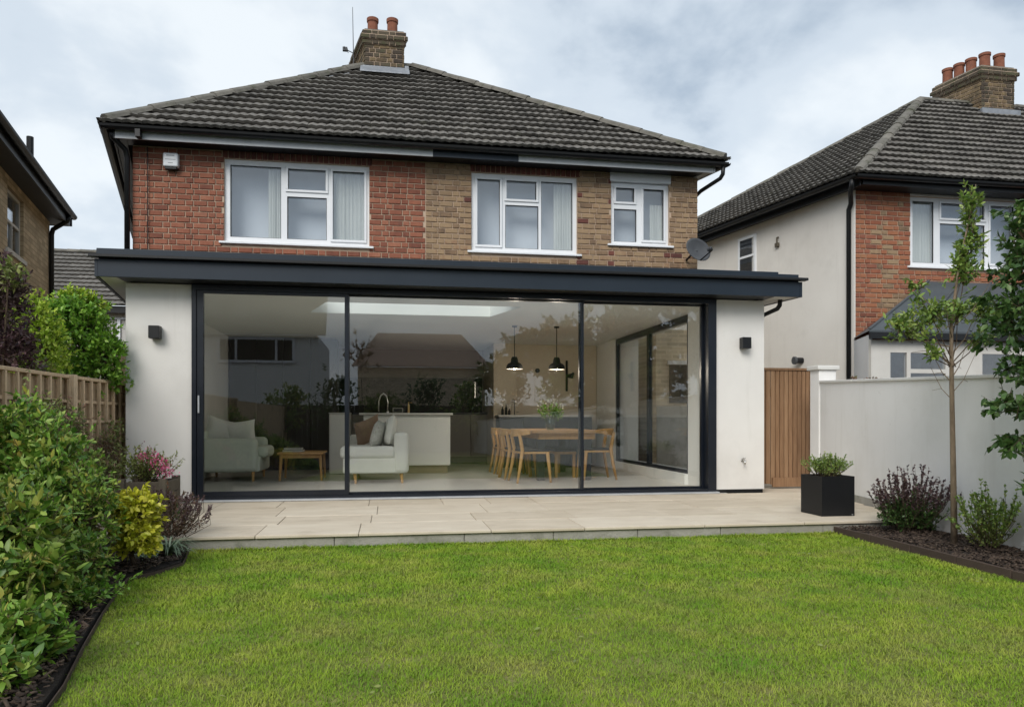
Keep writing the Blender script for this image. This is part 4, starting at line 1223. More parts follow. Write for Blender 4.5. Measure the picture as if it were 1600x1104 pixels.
sp = MB().box(-1.3, 1.94, 15.40, 15.445, 1.145, 1.86).build('splashback', 'splash', None)
tag(sp, 'wide black splashback above the kitchen cabinets', 'splashback')
MB().box(1.78, 1.80, 15.36, 15.39, 1.45, 1.78).build('handle', 'steel', sp)
dk = thing('tall_cupboards', (-1.8, 13.6, FZ), 'dark wall of tall cupboards behind the armchair', 'cupboards')
for i in range(4):
    x = -2.74 + i * 0.46
    MB().box(x + 0.003, x + 0.457, 13.5, 14.1, FZ + 0.08, 2.44).build('cupboard_door', 'room_dark', dk, bevel=0.003, seg=1)
MB().box(-2.74, -0.9, 13.55, 14.05, FZ, FZ + 0.079).build('plinth', 'cab_dark', dk)
# beige wall block with recess, dark counter in front
bw = MB().box(1.98, 2.42, 13.95, 15.44, FZ, 2.45).box(2.42, 4.05, 14.1, 15.44, FZ, 2.45).build('wall', 'room_beige', ext, label='beige chimney breast wall behind the dining table')
pn = thing('sideboard', (2.9, 13.7, FZ), 'charcoal sideboard with pale worktop behind the dining table', 'sideboard')
for i in range(4):
    x = 2.02 + i * 0.44
    MB().box(x + 0.003, x + 0.437, 13.45, 13.94, FZ + 0.06, 1.045).build('cabinet_door', 'cab_dark', pn, bevel=0.004, seg=1)
MB().box(2.0, 3.80, 13.42, 13.945, 1.047, 1.085).build('worktop', 'worktop', pn, bevel=0.004, seg=1)
MB().box(2.04, 3.76, 13.5, 13.9, FZ, FZ + 0.059).build('plinth', 'cab_dark', pn)
tp3 = thing('sideboard_tap', (2.33, 13.75, 1.085), 'arched steel tap on the charcoal sideboard', 'tap')
MB().tube([(2.35, 13.75, 1.085), (2.35, 13.75, 1.32), (2.34, 13.72, 1.37), (2.31, 13.68, 1.38), (2.29, 13.64, 1.33)], 0.013, 10).build('spout', 'steel', tp3, smooth=True)
MB().tube([(2.38, 13.75, 1.13), (2.43, 13.75, 1.15)], 0.008, 8).build('lever', 'steel', tp3)
for i, (x, hh_) in enumerate(((2.12, 0.17), (2.19, 0.22), (2.25, 0.13))):
    b = thing('bottle', (x, 13.75, 1.085), ['short dark bottle leftmost on the sideboard', 'tall dark bottle second from left on the sideboard', 'small dark bottle next to the sideboard tap'][i], 'bottle', 'bottles on the sideboard')
    MB().lathe([(0.0, 0), (0.024, 0.003), (0.024, hh_ * 0.6), (0.009, hh_ * 0.75), (0.009, hh_ * 0.93)], (x, 13.75, 1.085), 12).build('body', 'blackpad', b, smooth=True)
    MB().lathe([(0.011, 0), (0.011, 0.02), (0.0, 0.02)], (x, 13.75, 1.085 + hh_ * 0.93), 10).build('cap', 'steel', b)
wk = thing('wall_hook', (3.33, 14.09, 1.8), 'tall black wall bracket on the beige wall', 'wall bracket')
MB().box(3.42, 3.46, 14.06, 14.099, 1.55, 2.15).build('back_plate', 'blackpad', wk, bevel=0.01)
MB().tube([(3.44, 14.06, 1.85), (3.50, 13.96, 1.84), (3.54, 13.92, 1.90)], [0.03, 0.05, 0.02], 10).build('arm', 'blackpad', wk)
dt = thing('thermostat', (2.8, 14.09, 1.95), 'small round dark dial on the beige wall', 'thermostat')
MB().tube([(2.86, 14.1, 1.95), (2.86, 14.085, 1.95)], 0.045, 16).build('ring', 'blackpad', dt)
MB().tube([(2.86, 14.085, 1.95), (2.86, 14.075, 1.95)], 0.03, 16).build('dial', 'cab_dark', dt)

# dining table and chairs
tb = thing('dining_table', (2.55, 11.3, FZ), 'oak dining table on dark blocky legs', 'table')
TZ = 0.845
MB().prism([(2.02, 10.35), (3.08, 10.35), (3.10, 12.7), (2.10, 12.7)], TZ - 0.045, TZ).build('tabletop', 'oak_top', tb, bevel=0.012)
MB().prism([(2.14, 10.46), (2.98, 10.46), (3.0, 12.6), (2.2, 12.6)], TZ - 0.13, TZ - 0.046).build('apron', 'oak', tb)
for (x, y) in ((2.20, 10.62), (2.90, 10.62), (2.26, 12.3), (2.92, 12.3)):
    MB().prism([(x - 0.055, y - 0.055), (x + 0.055, y - 0.055), (x + 0.055, y + 0.055), (x - 0.055, y + 0.055)], FZ, TZ - 0.131).build('leg', 'cab_dark', tb, bevel=0.006, seg=1)
MB().bar((2.2, 10.7, 0.3), (2.26, 12.2, 0.3), 0.05, 0.08).build('stretcher', 'cab_dark', tb)

ch0 = thing('dining_chair', (0, 0, 0), '', 'chair', 'oak dining chairs at the table')
# local chair: faces +X, seat 0.44 high
for (x0, y0, x1, y1, z) in ((0.20, -0.21, 0.24, -0.24, 0.43), (0.20, 0.21, 0.24, 0.24, 0.43)):
    MB().tube([(x0, y0, z), ((x0 + x1) / 2, (y0 + y1) / 2, 0.22), (x1, y1, 0)], [0.026, 0.023, 0.017], 10).build('leg', 'oak', ch0, smooth=True)
for s in (-1, 1):
    MB().tube([(-0.25, 0.24 * s, 0), (-0.20, 0.215 * s, 0.25), (-0.17, 0.21 * s, 0.46), (-0.20, 0.215 * s, 0.62), (-0.22, 0.20 * s, 0.70)], [0.017, 0.023, 0.027, 0.024, 0.020], 10).build('leg', 'oak', ch0, smooth=True)
bk = MB()
n = 12
for i in range(n + 1):
    t = -1 + 2 * i / n
    x = -0.255 + 0.17 * t * t
    y = 0.285 * t
    hgt = 0.068 * (1 - 0.5 * abs(t) ** 2)
    zc = 0.715
    for (dx, dz) in ((-0.011, -hgt), (0.011, -hgt), (0.013, hgt * 0.6), (-0.009, hgt * 0.6)):
        bk.v.append((x + dx, y, zc + dz))
for i in range(n):
    for k in range(4):
        k2 = (k + 1) % 4
        bk.f.append((4 * i + k, 4 * i + k2, 4 * i + 4 + k2, 4 * i + 4 + k))
bk.f += [(3, 2, 1, 0), (4 * n, 4 * n + 1, 4 * n + 2, 4 * n + 3)]
bk.build('backrest', 'oak', ch0, bevel=0.006)
MB().prism([(-0.19, -0.20), (0.23, -0.23), (0.23, 0.23), (-0.19, 0.20)], 0.405, 0.435).build('seat_frame', 'oak', ch0, bevel=0.008)
MB().prism([(-0.17, -0.185), (0.235, -0.22), (0.235, 0.22), (-0.17, 0.185)], 0.436, 0.468).build('seat_pad', 'blackpad', ch0, bevel=0.014)
chairs = [((2.00, 10.42), 6, 'nearest oak chair on the left side of the dining table'), ((1.94, 11.05), 2, 'second nearest oak chair on the left side of the dining table'),
          ((1.98, 11.62), -3, 'third oak chair along the left side of the dining table'), ((1.95, 12.2), 1, 'furthest oak chair on the left side of the dining table'),
          ((3.08, 10.75), 178, 'oak chair on the right side of the dining table near the side window')]
for i, ((x, y), a, lb) in enumerate(chairs):
    mw = Matrix.Translation((x, y, FZ)) @ Matrix.Rotation(R(a), 4, 'Z')
    if i == 0: first = (mw, lb)
    else: copy_tree(ch0, mw, lb)
ch0.matrix_basis = first[0]; ch0['label'] = first[1]
bn = thing('bench', (2.75, 11.7, FZ), 'low oak bench with black pad behind the dining table', 'bench')
MB().box(2.50, 2.84, 11.0, 12.1, FZ + 0.36, FZ + 0.40).build('seat', 'oak', bn, bevel=0.006)
MB().box(2.50, 2.84, 11.0, 12.1, FZ + 0.402, FZ + 0.44).build('seat_pad', 'blackpad', bn, bevel=0.012)
for (x, y) in ((2.53, 11.04), (2.81, 11.04), (2.53, 12.06), (2.81, 12.06)):
    MB().box(x - 0.02, x + 0.02, y - 0.02, y + 0.02, FZ, FZ + 0.359).build('leg', 'oak', bn)
# vase with flowers
vs_ = thing('flower_vase', (2.42, 10.95, TZ), 'clear glass vase of white flowers and greenery on the dining table', 'vase')
MB().lathe([(0.0, 0.004), (0.05, 0.0), (0.075, 0.06), (0.07, 0.13), (0.055, 0.17), (0.065, 0.19), (0.06, 0.19), (0.05, 0.17), (0.064, 0.13), (0.068, 0.06), (0.045, 0.01)], (2.42, 10.95, TZ), 20).build('vase', 'vase_glass', vs_, smooth=True)
# pendant lamps
for (x, y, lb) in ((1.93, 11.3, 'black dome pendant lamp hanging nearer the kitchen'), (2.60, 11.3, 'black dome pendant lamp hanging nearer the side window')):
    pd = thing('pendant_lamp', (x, y, 1.78), lb, 'pendant lamp', 'black pendant lamps above the dining table')
    MB().lathe([(0.13, 0.0), (0.125, 0.05), (0.10, 0.085), (0.06, 0.105), (0.052, 0.16), (0.04, 0.19), (0.0, 0.195)], (x, y, 1.78), 24).build('lamp_shade', 'blackpad', pd, smooth=True)
    MB().lathe([(0.0, 0.03), (0.122, 0.006), (0.127, 0.004)], (x, y, 1.78), 24).build('lamp_lining', 'room_taupe', pd)
    MB().lathe([(0.0, 0.0), (0.018, 0.006), (0.028, 0.028), (0.02, 0.055), (0.012, 0.07)], (x, y, 1.775), 14).build('bulb', 'bulb', pd, smooth=True)
    ld = bpy.data.lights.new('pendant_light', 'POINT'); ld.energy = 10; ld.color = (1.0, 0.88, 0.72); ld.shadow_soft_size = 0.03
    link(bpy.data.objects.new('pendant_light', ld), pd, Matrix.Translation((x, y, 1.742)))
    MB().tube([(x, y, 1.97), (x, y, 2.43)], 0.006, 6).build('cord', 'blackpad', pd)
    MB().lathe([(0.0, 0), (0.04, 0.0), (0.04, 0.02)], (x, y, 2.43), 14).build('ceiling_rose', 'blackpad', pd)


# ------------------------------------------------------------------ garden wall, pillar, gate
topz = lambda y: 1.30 + 0.039 * (y - 4.6)
gw = thing('garden_wall', (wallX(6), 6.0, 0.0), 'white rendered garden wall with flat coping beside the young tree', 'wall')
y0, y1 = -5.4, 8.22
MB().prism([(wallX(y0), y0), (wallX(y0) + 0.2, y0), (wallX(y1) + 0.2, y1), (wallX(y1), y1)], 0.0, [topz(y0), topz(y0), topz(y1), topz(y1)]).build('wall', 'render_wall', gw)
y = y1
while y > y0:
    ya = max(y - random.uniform(0.85, 0.95), y0)
    q = [(wallX(ya) - 0.02, ya + 0.003), (wallX(ya) + 0.22, ya + 0.003), (wallX(y) + 0.22, y - 0.003), (wallX(y) - 0.02, y - 0.003)]
    MB().prism(q, [topz(ya) + 0.001] * 2 + [topz(y) + 0.001] * 2, [topz(ya) + 0.03] * 2 + [topz(y) + 0.03] * 2).build('coping_stone', 'coping', gw, bevel=0.004, seg=1)
    y = ya
MB().prism([(wallX(6.0) - 0.008, 6.0), (wallX(6.0), 6.0), (wallX(8.2), 8.2), (wallX(8.2) - 0.008, 8.2)], PT - 0.02, PT + 0.075).build('render_plinth', 'concrete', gw)
pil = thing('gate_pillar', (5.5, 8.85, 0.1), 'white square pillar with stone cap between gate and garden wall', 'pillar')
MB().box(5.15, 5.38, 8.225, 8.42, 0.0, 1.60).build('shaft', 'render_wall', pil, bevel=0.006, seg=1)
MB().box(5.12, 5.41, 8.195, 8.45, 1.601, 1.655).build('cap', 'coping', pil, bevel=0.01, seg=2)
gt = thing('garden_gate', (5.0, 9.0, 0.1), 'brown timber side gate of narrow upright boards', 'gate')
x = 4.50
while x < 5.62:
    w = random.uniform(0.055, 0.07)
    MB().box(x, x + w - 0.009, 8.985, 9.005 + random.uniform(0, 0.006), 0.15 + random.uniform(0, .02), 1.64).build('board', 'gate', gt, bevel=0.003, seg=1)
    x += w
MB().box(4.48, 5.70, 8.97, 9.04, 1.642, 1.675).build('top_rail', 'gate', gt, bevel=0.004, seg=1)
MB().box(4.52, 5.68, 9.013, 9.05, 0.35, 0.45).build('rail', 'gate', gt)
MB().box(4.52, 5.68, 9.013, 9.05, 1.3, 1.4).build('rail', 'gate', gt)
MB().box(4.95, 5.68, 8.955, 8.984, 0.12, 0.24).build('kick_board', 'gate', gt)

# brick outhouse in the side passage, seen through the side window
oh = thing('brick_outhouse', (5.6, 12.9, 0), 'tan brick outhouse with dark window seen through the side glazing', 'outhouse')
MB().box(4.75, 5.95, 12.7, 14.4, 0, 2.62).build('wall', 'brick_face', oh)
MB().box(5.0, 5.62, 12.66, 12.69, 1.30, 1.98).build('window', 'splash', oh)
MB().box(4.96, 5.66, 12.64, 12.695, 1.99, 2.06).build('lintel', 'coping', oh)
MB().box(4.76, 5.9, 12.66, 12.695, 0.0, 1.24).build('render_panel', 'concrete', oh)

# ------------------------------------------------------------------ planter
pl = thing('planter', (4.1, 6.4, PT), 'square black planter standing on the patio by the white wall', 'planter')
a0, a1, b0, b1, pz = 3.93, 4.26, 6.23, 6.58, 0.475
w_ = MB().box(a0, a1, b0, b0 + 0.018, PT, pz).box(a0, a1, b1 - 0.018, b1, PT, pz).box(a0, a0 + 0.018, b0 + 0.018, b1 - 0.018, PT, pz).box(a1 - 0.018, a1, b0 + 0.018, b1 - 0.018, PT, pz)
w_.build('box', 'planter', pl)
MB().box(a0 + 0.019, a1 - 0.019, b0 + 0.019, b1 - 0.019, PT + 0.01, pz - 0.03).build('soil', 'soil', pl)
MB().box(a1 - 0.03, a1 - 0.015, b0 - 0.002, b0 - 0.0002, PT + 0.008, PT + 0.014).build('badge', 'alu', pl)

# ------------------------------------------------------------------ timber fence at the left
fn = thing('timber_fence', (-2.9, 7.5, 0), 'pale timber board fence with square trellis battens along the left border', 'fence')
FX = -2.9
y = -5.3
while y < 8.9:
    w = random.uniform(0.13, 0.15)
    if y > 2.0:
        MB().box(FX - 0.018, FX - 0.002 + random.uniform(0, .004), y, y + w - 0.006, 0.03, 1.37 + random.uniform(-.008, .004)).build('board', 'fence_board', fn, bevel=0.002, seg=1)
    y += w
MB().box(FX - 0.02, FX, -5.3, 1.98, 0.03, 1.37).build('board_panel', 'fence', fn)
for yp in (2.2, 4.05, 5.9, 7.35, 8.85):
    MB().box(FX - 0.02, FX + 0.075, yp - 0.04, yp + 0.04, 0.0, 1.41).build('post', 'fence', fn, bevel=0.004, seg=1)
for (ya, yb) in ((2.24, 4.01), (4.09, 5.86), (5.94, 7.31), (7.39, 8.81)):
    MB().box(FX - 0.03, FX + 0.045, ya, yb, 1.375, 1.405).build('top_rail', 'fence', fn, bevel=0.003, seg=1)
    k = int((yb - ya) / 0.19)
    for i in range(k + 1):
        yy = ya + 0.02 + (yb - ya - 0.04) * i / k
        MB().box(FX + 0.027, FX + 0.048, yy - 0.014, yy + 0.014, 0.12, 1.373).build('batten', 'fence', fn)
    for i in range(6):
        zz = 0.22 + 0.19 * i
        MB().box(FX + 0.006, FX + 0.026, ya, yb, zz - 0.014, zz + 0.014).build('rail', 'fence', fn)
tpst = thing('timber_post', (-2.92, 8.95, 0), 'tall timber boards at the end of the fence against the white pier', 'post')
for (xx, yy, zz) in ((-2.905, 8.95, 1.75), (-2.99, 8.96, 1.72), (-3.08, 8.97, 1.70)):
    MB().box(xx - 0.04, xx + 0.035, yy, yy + 0.03, 0, zz).build('board', 'fence', tpst, bevel=0.003, seg=1)

# flower box
fb = thing('flower_box', (-2.15, 7.25, PT), 'weathered dark timber trough holding pink flowers beside the left pier', 'flower box')
for i in range(3):
    MB().box(-2.36, -1.99, 7.05, 7.075, PT + 0.02 + 0.105 * i, PT + 0.122 + 0.105 * i).build('plank', 'old_wood', fb, bevel=0.004, seg=1)
    MB().box(-2.36, -1.99, 7.455, 7.48, PT + 0.02 + 0.105 * i, PT + 0.122 + 0.105 * i).build('plank', 'old_wood', fb, bevel=0.004, seg=1)
    MB().box(-1.988, -1.963, 7.09, 7.44, PT + 0.02 + 0.105 * i, PT + 0.122 + 0.105 * i).build('plank', 'old_wood', fb, bevel=0.004, seg=1)
for (x, y) in ((-2.37, 7.03), (-2.02, 7.03), (-2.37, 7.44), (-2.02, 7.44)):
    MB().box(x - 0.005, x + 0.06, y - 0.005, y + 0.055, PT, PT + 0.36).build('post', 'old_wood', fb, bevel=0.004, seg=1)
MB().box(-2.35, -2.0, 7.08, 7.45, PT + 0.1, PT + 0.3).build('soil', 'soil', fb)

# ------------------------------------------------------------------ plants
LV = np.array([[0, 0, 0], [-.5, .36, .12], [.5, .36, .12], [-.36, .70, .10], [.36, .70, .10], [0, 1, -.05], [0, .36, 0], [0, .70, .02]], float)
LFc = np.array([[0, 2, 6], [0, 6, 1], [6, 2, 4], [6, 4, 7], [6, 7, 3], [6, 3, 1], [7, 4, 5], [7, 5, 3]])
LV4 = np.array([[0, 0, 0], [-.5, .45, .12], [.5, .45, .12], [0, 1, -.08], [0, .5, 0]], float)
LF4 = np.array([[0, 2, 4], [0, 4, 1], [4, 2, 3], [4, 3, 1]])
_leaf_me = {}


def norm(a):
    return a / (np.linalg.norm(a, axis=1, keepdims=True) + 1e-9)


def leaves(parent, m, P, D, L, W, big=False, keep=0, upn=1.0, jit=0.6, name='foliage'):
    n = len(P)
    D = norm(D)
    Nn = np.array([0, 0, upn]) + RNG.normal(0, jit, (n, 3))
    S = norm(np.cross(D, Nn)); N2 = np.cross(S, D)
    dist = np.linalg.norm(P - np.array([0, 0, 1.0]), axis=1)
    order = np.argsort(dist)
    obj = order[:keep]; rest = order[keep:]
    if keep:
        if m not in _leaf_me:
            mb = MB(); mb.add(LV.tolist(), LFc.tolist()); _leaf_me[m] = mb.mesh('leaf', m)
            _leaf_me[m].polygons.foreach_set('use_smooth', [True] * 8)
        for i in obj:
            o = bpy.data.objects.new('leaf', _leaf_me[m])
            link(o, parent, frame_of(P[i], S[i] * W[i], D[i] * L[i], N2[i] * W[i]))
    if len(rest):
        T, TF = (LV, LFc) if big else (LV4, LF4)
        P, D, S, N2, L, W = P[rest], D[rest], S[rest], N2[rest], L[rest], W[rest]
        V = P[:, None] + T[None, :, :1] * (S * W[:, None])[:, None] + T[None, :, 1:2] * (D * L[:, None])[:, None] + T[None, :, 2:] * (N2 * W[:, None])[:, None]
        F = (np.arange(len(P)) * len(T))[:, None, None] + TF[None]
        np_mesh(name, V.reshape(-1, 3), F.reshape(-1, 3), m, parent, 'stuff', smooth=True)


def shrub(name, label, cat, base, lobes, n, ll, lw, m, big=False, keep=0, per=8, twig='twig', out=0.8, up=0.35, group=None, root=None, stems=True, shell=0.5, tw=0.10, droop=0.0):
    """lobes (cx, cy, cz, rx, ry, rz): leafy twigs through each lobe, densest near its skin."""
    t = root or thing(name, base, label, cat, group)
    vol = np.array([l[3] * l[4] * l[5] for l in lobes]) ** 0.75
    share = (vol / vol.sum() * n / per).astype(int) + 1
    P, D = [], []
    st = MB()
    sk_ = 0.35 if root else 1.0
    b = Vector(base)
    for l, k in zip(lobes, share):
        c = np.array(l[:3]); r = np.array(l[3:6])
        d = norm(RNG.normal(0, 1, (k, 3)))
        d[:, 2] = np.where(d[:, 2] < -0.55, -d[:, 2], d[:, 2])
        rad = shell + (1 - shell) * RNG.random(k) ** 0.6
        bumps = 1 + 0.16 * np.sin(d[:, 0] * 5 + l[0] * 9) * np.sin(d[:, 2] * 6 + l[1] * 7) + 0.10 * RNG.normal(0, 1, k)
        tip = c + d * r * (rad * bumps)[:, None]
        for i in range(k):
            od = norm((d[i] * 0.9 + np.array([0, 0, up - droop]) + RNG.normal(0, .35, 3))[None])[0]
            ln = tw * RNG.uniform(0.7, 1.4)
            q0 = tip[i] - od * ln
            if stems:
                st.tube([q0, tip[i]], [0.0022, 0.0010], 3, cap=False)
                if i % 4 == 0:
                    mid = (q0 + c) / 2
                    st.tube([c - np.array([0, 0, r[2] * 0.4]), mid, q0], [0.006 * sk_, 0.004 * sk_, 0.0022 * min(1, sk_ * 1.4)], 4, cap=False)
            s = RNG.random(per)
            pp = q0 + od * (ln * s)[:, None]
            dd = od * RNG.uniform(0.2, 0.9, (per, 1)) + RNG.normal(0, out * 0.62, (per, 3)) + np.array([0, 0, -droop])
            P.append(pp); D.append(dd)
        if stems:
            st.tube([b + Vector((random.uniform(-.03, .03), random.uniform(-.03, .03), 0)), (b + Vector(c)) / 2 + Vector((random.uniform(-.05, .05), 0, 0)), Vector(c)], [0.014 * sk_, 0.010 * sk_, 0.006 * sk_], 6)
    P = np.concatenate(P); D = np.concatenate(D)
    k = len(P)
    leaves(t, m, P, D, ll * RNG.uniform(0.65, 1.25, k), lw * RNG.uniform(0.7, 1.2, k), big, keep)
    if stems:
        st.build('stems', twig, t)
    return t


def upright(name, label, cat, base, stems, spread, height, per, ll, lw, mats, twig='twig', ox=(0, 0), bend=0.15, keep=0, leaf_from=0.15, group=None, root=None, flat=1.0, splay=0.9):
    """stems fan from the base; mats [(fraction of height, material)] colours the leaves by where they grow on the stem."""
    t = root or thing(name, base, label, cat, group)
    st = MB()
    acc = {m: ([], []) for _, m in mats}
    for i in range(stems):
        a = RNG.uniform(0, 2 * PI); rr_ = spread * math.sqrt(RNG.random())
        h = height * RNG.uniform(0.68, 1.05) * (1 - 0.35 * (rr_ / max(spread, 1e-6)) ** 2)
        p0 = np.array(base) + np.array([RNG.uniform(-ox[0], ox[0]), RNG.uniform(-ox[1], ox[1]), 0])
        tip = p0 + np.array([math.cos(a) * rr_, math.sin(a) * rr_ * flat, h])
        mid = (p0 + tip) / 2 + np.array([math.cos(a) * bend * rr_, math.sin(a) * bend * rr_, 0.12 * h]) + RNG.normal(0, 0.01, 3)
        st.tube([p0, mid, tip], [0.003, 0.002, 0.0008], 4, cap=False)
        s = leaf_from + (1 - leaf_from) * RNG.random(per)
        q = ((1 - s) ** 2)[:, None] * p0 + (2 * s * (1 - s))[:, None] * mid + (s ** 2)[:, None] * tip
        dirv = norm((tip - p0)[None])[0]
        d = dirv * 0.7 + RNG.normal(0, splay * 0.6, (per, 3))
        for j in range(per):
            mm = [m for f, m in mats if s[j] * RNG.uniform(0.8, 1.2) <= f or m == mats[-1][1]][0]
            acc[mm][0].append(q[j]); acc[mm][1].append(d[j])
    for m, (P, D) in acc.items():
        if P:
            k = len(P)
            leaves(t, m, np.array(P), np.array(D), ll * RNG.uniform(0.6, 1.2, k), lw * RNG.uniform(0.7, 1.2, k), False, keep)
    st.build('stems', twig, t)
    return t


# young tree in the right bed
yt = thing('young_tree', (4.25, 5.0, 0.03), 'slender young tree with bare straight trunk and airy light green leaves', 'tree')
tr = [(4.254, 5.0, 0.03), (4.245, 5.0, 0.6), (4.232, 5.0, 1.25), (4.228, 5.0, 1.75), (4.30, 5.0, 2.2), (4.40, 5.0, 2.6), (4.44, 5.0, 2.80)]
MB().tube(tr, [0.025, 0.021, 0.017, 0.012, 0.008, 0.005, 0.002], 10).build('trunk', 'trunk', yt, smooth=True)
br = MB()
lobes = []
for (z, dx, dy, dz, r) in ((1.28, -0.17, 0.0, 0.22, .008), (1.32, 0.16, 0.05, 0.24, .008), (1.4, -0.36, -0.05, 0.36, .009), (1.5, 0.30, 0.1, 0.34, .009), (1.55, -0.5, 0.1, 0.16, .009), (1.62, -0.22, -0.2, 0.2, .008), (1.7, 0.22, -0.1, 0.3, .008), (1.15, -0.1, 0.1, 0.25, .006), (1.2, 0.2, 0.0, 0.3, .006), (1.75, -0.3, 0.1, 0.34, .008)):
    p = Vector((4.235, 5.0, z)); e = p + Vector((dx, dy, dz))
    br.tube([p, p + Vector((dx * .5, dy * .5, dz * .35)), e], [r * 0.6, r * 0.4, 0.0015], 6)
    br.tube([p + Vector((dx * .5, dy * .5, dz * .35)), p + Vector((dx * .9, dy * .5 + .05, dz * .3))], [r * 0.3, 0.0012], 4)
br.build('branch', 'trunk', yt)
shrub('', '', '', (4.235, 5, 1.5), [(4.40, 5.0, 2.42, .12, .12, .40), (4.33, 5.0, 2.12, .15, .13, .25)], 1250, 0.046, 0.022, 'leaf_young', big=True, keep=60, root=yt, shell=0.25, tw=0.08)
shrub('', '', '', (4.235, 5, 1.4), [(3.86, 4.98, 1.66, .24, .2, .17), (4.05, 5.0, 1.80, .24, .2, .16), (4.28, 5.0, 1.80, .2, .2, .2), (4.52, 5.0, 1.82, .18, .18, .16), (3.98, 5.05, 2.02, .13, .1, .07), (4.02, 4.95, 1.50, .12, .1, .09), (4.45, 4.98, 1.62, .14, .12, .1)], 1600, 0.050, 0.023, 'leaf_young', big=True, keep=120, root=yt, shell=0.2, tw=0.1, droop=0.1)

# large dark tree overhanging from the right
dt_ = thing('dark_leaved_tree', (4.32, 4.0, 0.03), 'dense dark green tree leaning in at the right edge', 'tree')
MB().tube([(4.34, 4.0, 0.03), (4.33, 4.0, 0.8), (4.28, 4.0, 1.5), (4.2, 4.0, 2.1)], [0.045, 0.038, 0.026, 0.012], 10).build('trunk', 'trunk', dt_, smooth=True)
shrub('', '', '', (4.3, 4.0, 1.2), [(4.16, 4.1, 1.98, .42, .34, .36), (4.11, 4.1, 1.60, .46, .36, .30), (4.15, 4.05, 1.30, .40, .32, .20), (4.2, 4.1, 2.3, .3, .3, .2)], 5600, 0.056, 0.031, 'leaf_dark', big=True, keep=140, root=dt_, shell=0.35, tw=0.12, droop=0.25)
shrub('', '', '', (4.3, 4.0, 0.9), [(3.97, 4.05, 1.08, .34, .2, .09), (4.04, 4.05, 0.84, .28, .2, .10), (4.08, 4.0, 0.58, .22, .16, .12)], 1250, 0.060, 0.034, 'leaf_dark', big=True, keep=120, root=dt_, shell=0.2, tw=0.12, droop=0.35)
shrub('', '', '', (4.2, 4.0, 1.9), [(4.02, 3.98, 2.12, .16, .16, .09)], 160, 0.06, 0.03, 'leaf_bronze', root=dt_, shell=0.2)
shrub('', '', '', (4.2, 4.0, 2.2), [(4.08, 4.1, 2.36, .12, .12, .16)], 200, 0.06, 0.032, 'leaf_young', root=dt_, shell=0.2)

barb = upright('barberry', 'dark bushy shrub with upright purple tipped stems against the white wall', 'shrub', (4.34, 5.6, 0.04), 110, 0.31, 0.58, 50, 0.028, 0.016, [(0.55, 'leaf_dark'), (1.0, 'leaf_purple')], ox=(0.12, 0.08), bend=0.3)
shrub('', '', '', (4.34, 5.6, 0.05), [(4.34, 5.6, 0.19, .27, .2, .17)], 3200, 0.032, 0.018, 'leaf_dark', root=barb, shell=0.3, tw=0.08)
upright('pale_shrub', 'small pale green leafy shrub right of the young tree trunk', 'shrub', (4.31, 4.72, 0.04), 60, 0.24, 0.50, 40, 0.030, 0.018, [(0.5, 'leaf_olive'), (1.0, 'leaf_young')], ox=(0.06, 0.06), bend=0.25)
upright('potted_shrub', 'wispy olive green shrub growing in the black planter', 'shrub', (4.09, 6.40, pz - 0.035), 95, 0.20, 0.25, 42, 0.024, 0.010, [(0.45, 'leaf_olive'), (1.0, 'leaf_young')], ox=(0.07, 0.07), bend=0.2, leaf_from=0.25, splay=1.5)

# left border
laurels = []
laurels.append(shrub('laurel_shrub', 'large glossy green shrub rising in front of the timber fence', 'shrub', (-2.2, 5.1, 0.03), [(-2.42, 5.35, 0.72, .36, .45, .42), (-2.12, 5.1, 0.60, .32, .40, .42), (-1.98, 4.75, 0.42, .28, .32, .36)], 6500, 0.058, 0.027, 'leaf_laurel', big=True, keep=200, shell=0.5, tw=0.12, droop=0.15))
laurels.append(shrub('laurel_shrub', 'broad glossy green shrub with yellow flecked leaves nearest the left edge', 'shrub', (-1.8, 3.9, 0.03), [(-1.80, 3.95, 0.38, .28, .34, .32), (-1.62, 3.72, 0.22, .20, .26, .22)], 3200, 0.064, 0.029, 'leaf_laurel', big=True, keep=240, shell=0.5, tw=0.12, droop=0.2))
laurels.append(shrub('laurel_shrub', 'low green shrub in the bottom left corner spilling over the bed', 'shrub', (-1.46, 3.1, 0.03), [(-1.44, 3.15, 0.15, .22, .28, .16), (-1.36, 2.85, 0.10, .14, .2, .10)], 1500, 0.056, 0.027, 'leaf_laurel', big=True, keep=240, shell=0.4, tw=0.1, droop=0.15))
for (bs_, lb_, nn_, mm_, s1, s2) in (((-2.2, 5.1, 0.3), [(-2.40, 5.3, 0.80, .38, .45, .42), (-2.1, 5.05, 0.64, .34, .40, .44), (-1.95, 4.75, 0.45, .30, .32, .36)], 1500, 'leaf_mid', 0.036, 0.016),
                                     ((-1.8, 3.9, 0.2), [(-1.80, 3.95, 0.40, .30, .36, .34), (-1.62, 3.72, 0.24, .22, .28, .22)], 700, 'leaf_olive', 0.040, 0.017),
                                     ((-1.45, 3.1, 0.1), [(-1.44, 3.15, 0.16, .24, .30, .17)], 400, 'leaf_mid', 0.036, 0.016)):
    shrub('', '', '', bs_, lb_, nn_, s1, s2, mm_, root=laurels.pop(0), shell=0.6, tw=0.13, up=0.7)
shrub('dark_shrub', 'feathery small leaved dark shrub behind the yellow bush', 'shrub', (-1.78, 4.65, 0.03), [(-1.78, 4.72, 0.40, .24, .26, .34), (-1.66, 4.4, 0.20, .18, .24, .19), (-1.58, 4.05, 0.12, .12, .25, .12)], 3600, 0.042, 0.019, 'leaf_laurel', big=False, shell=0.4, tw=0.1)
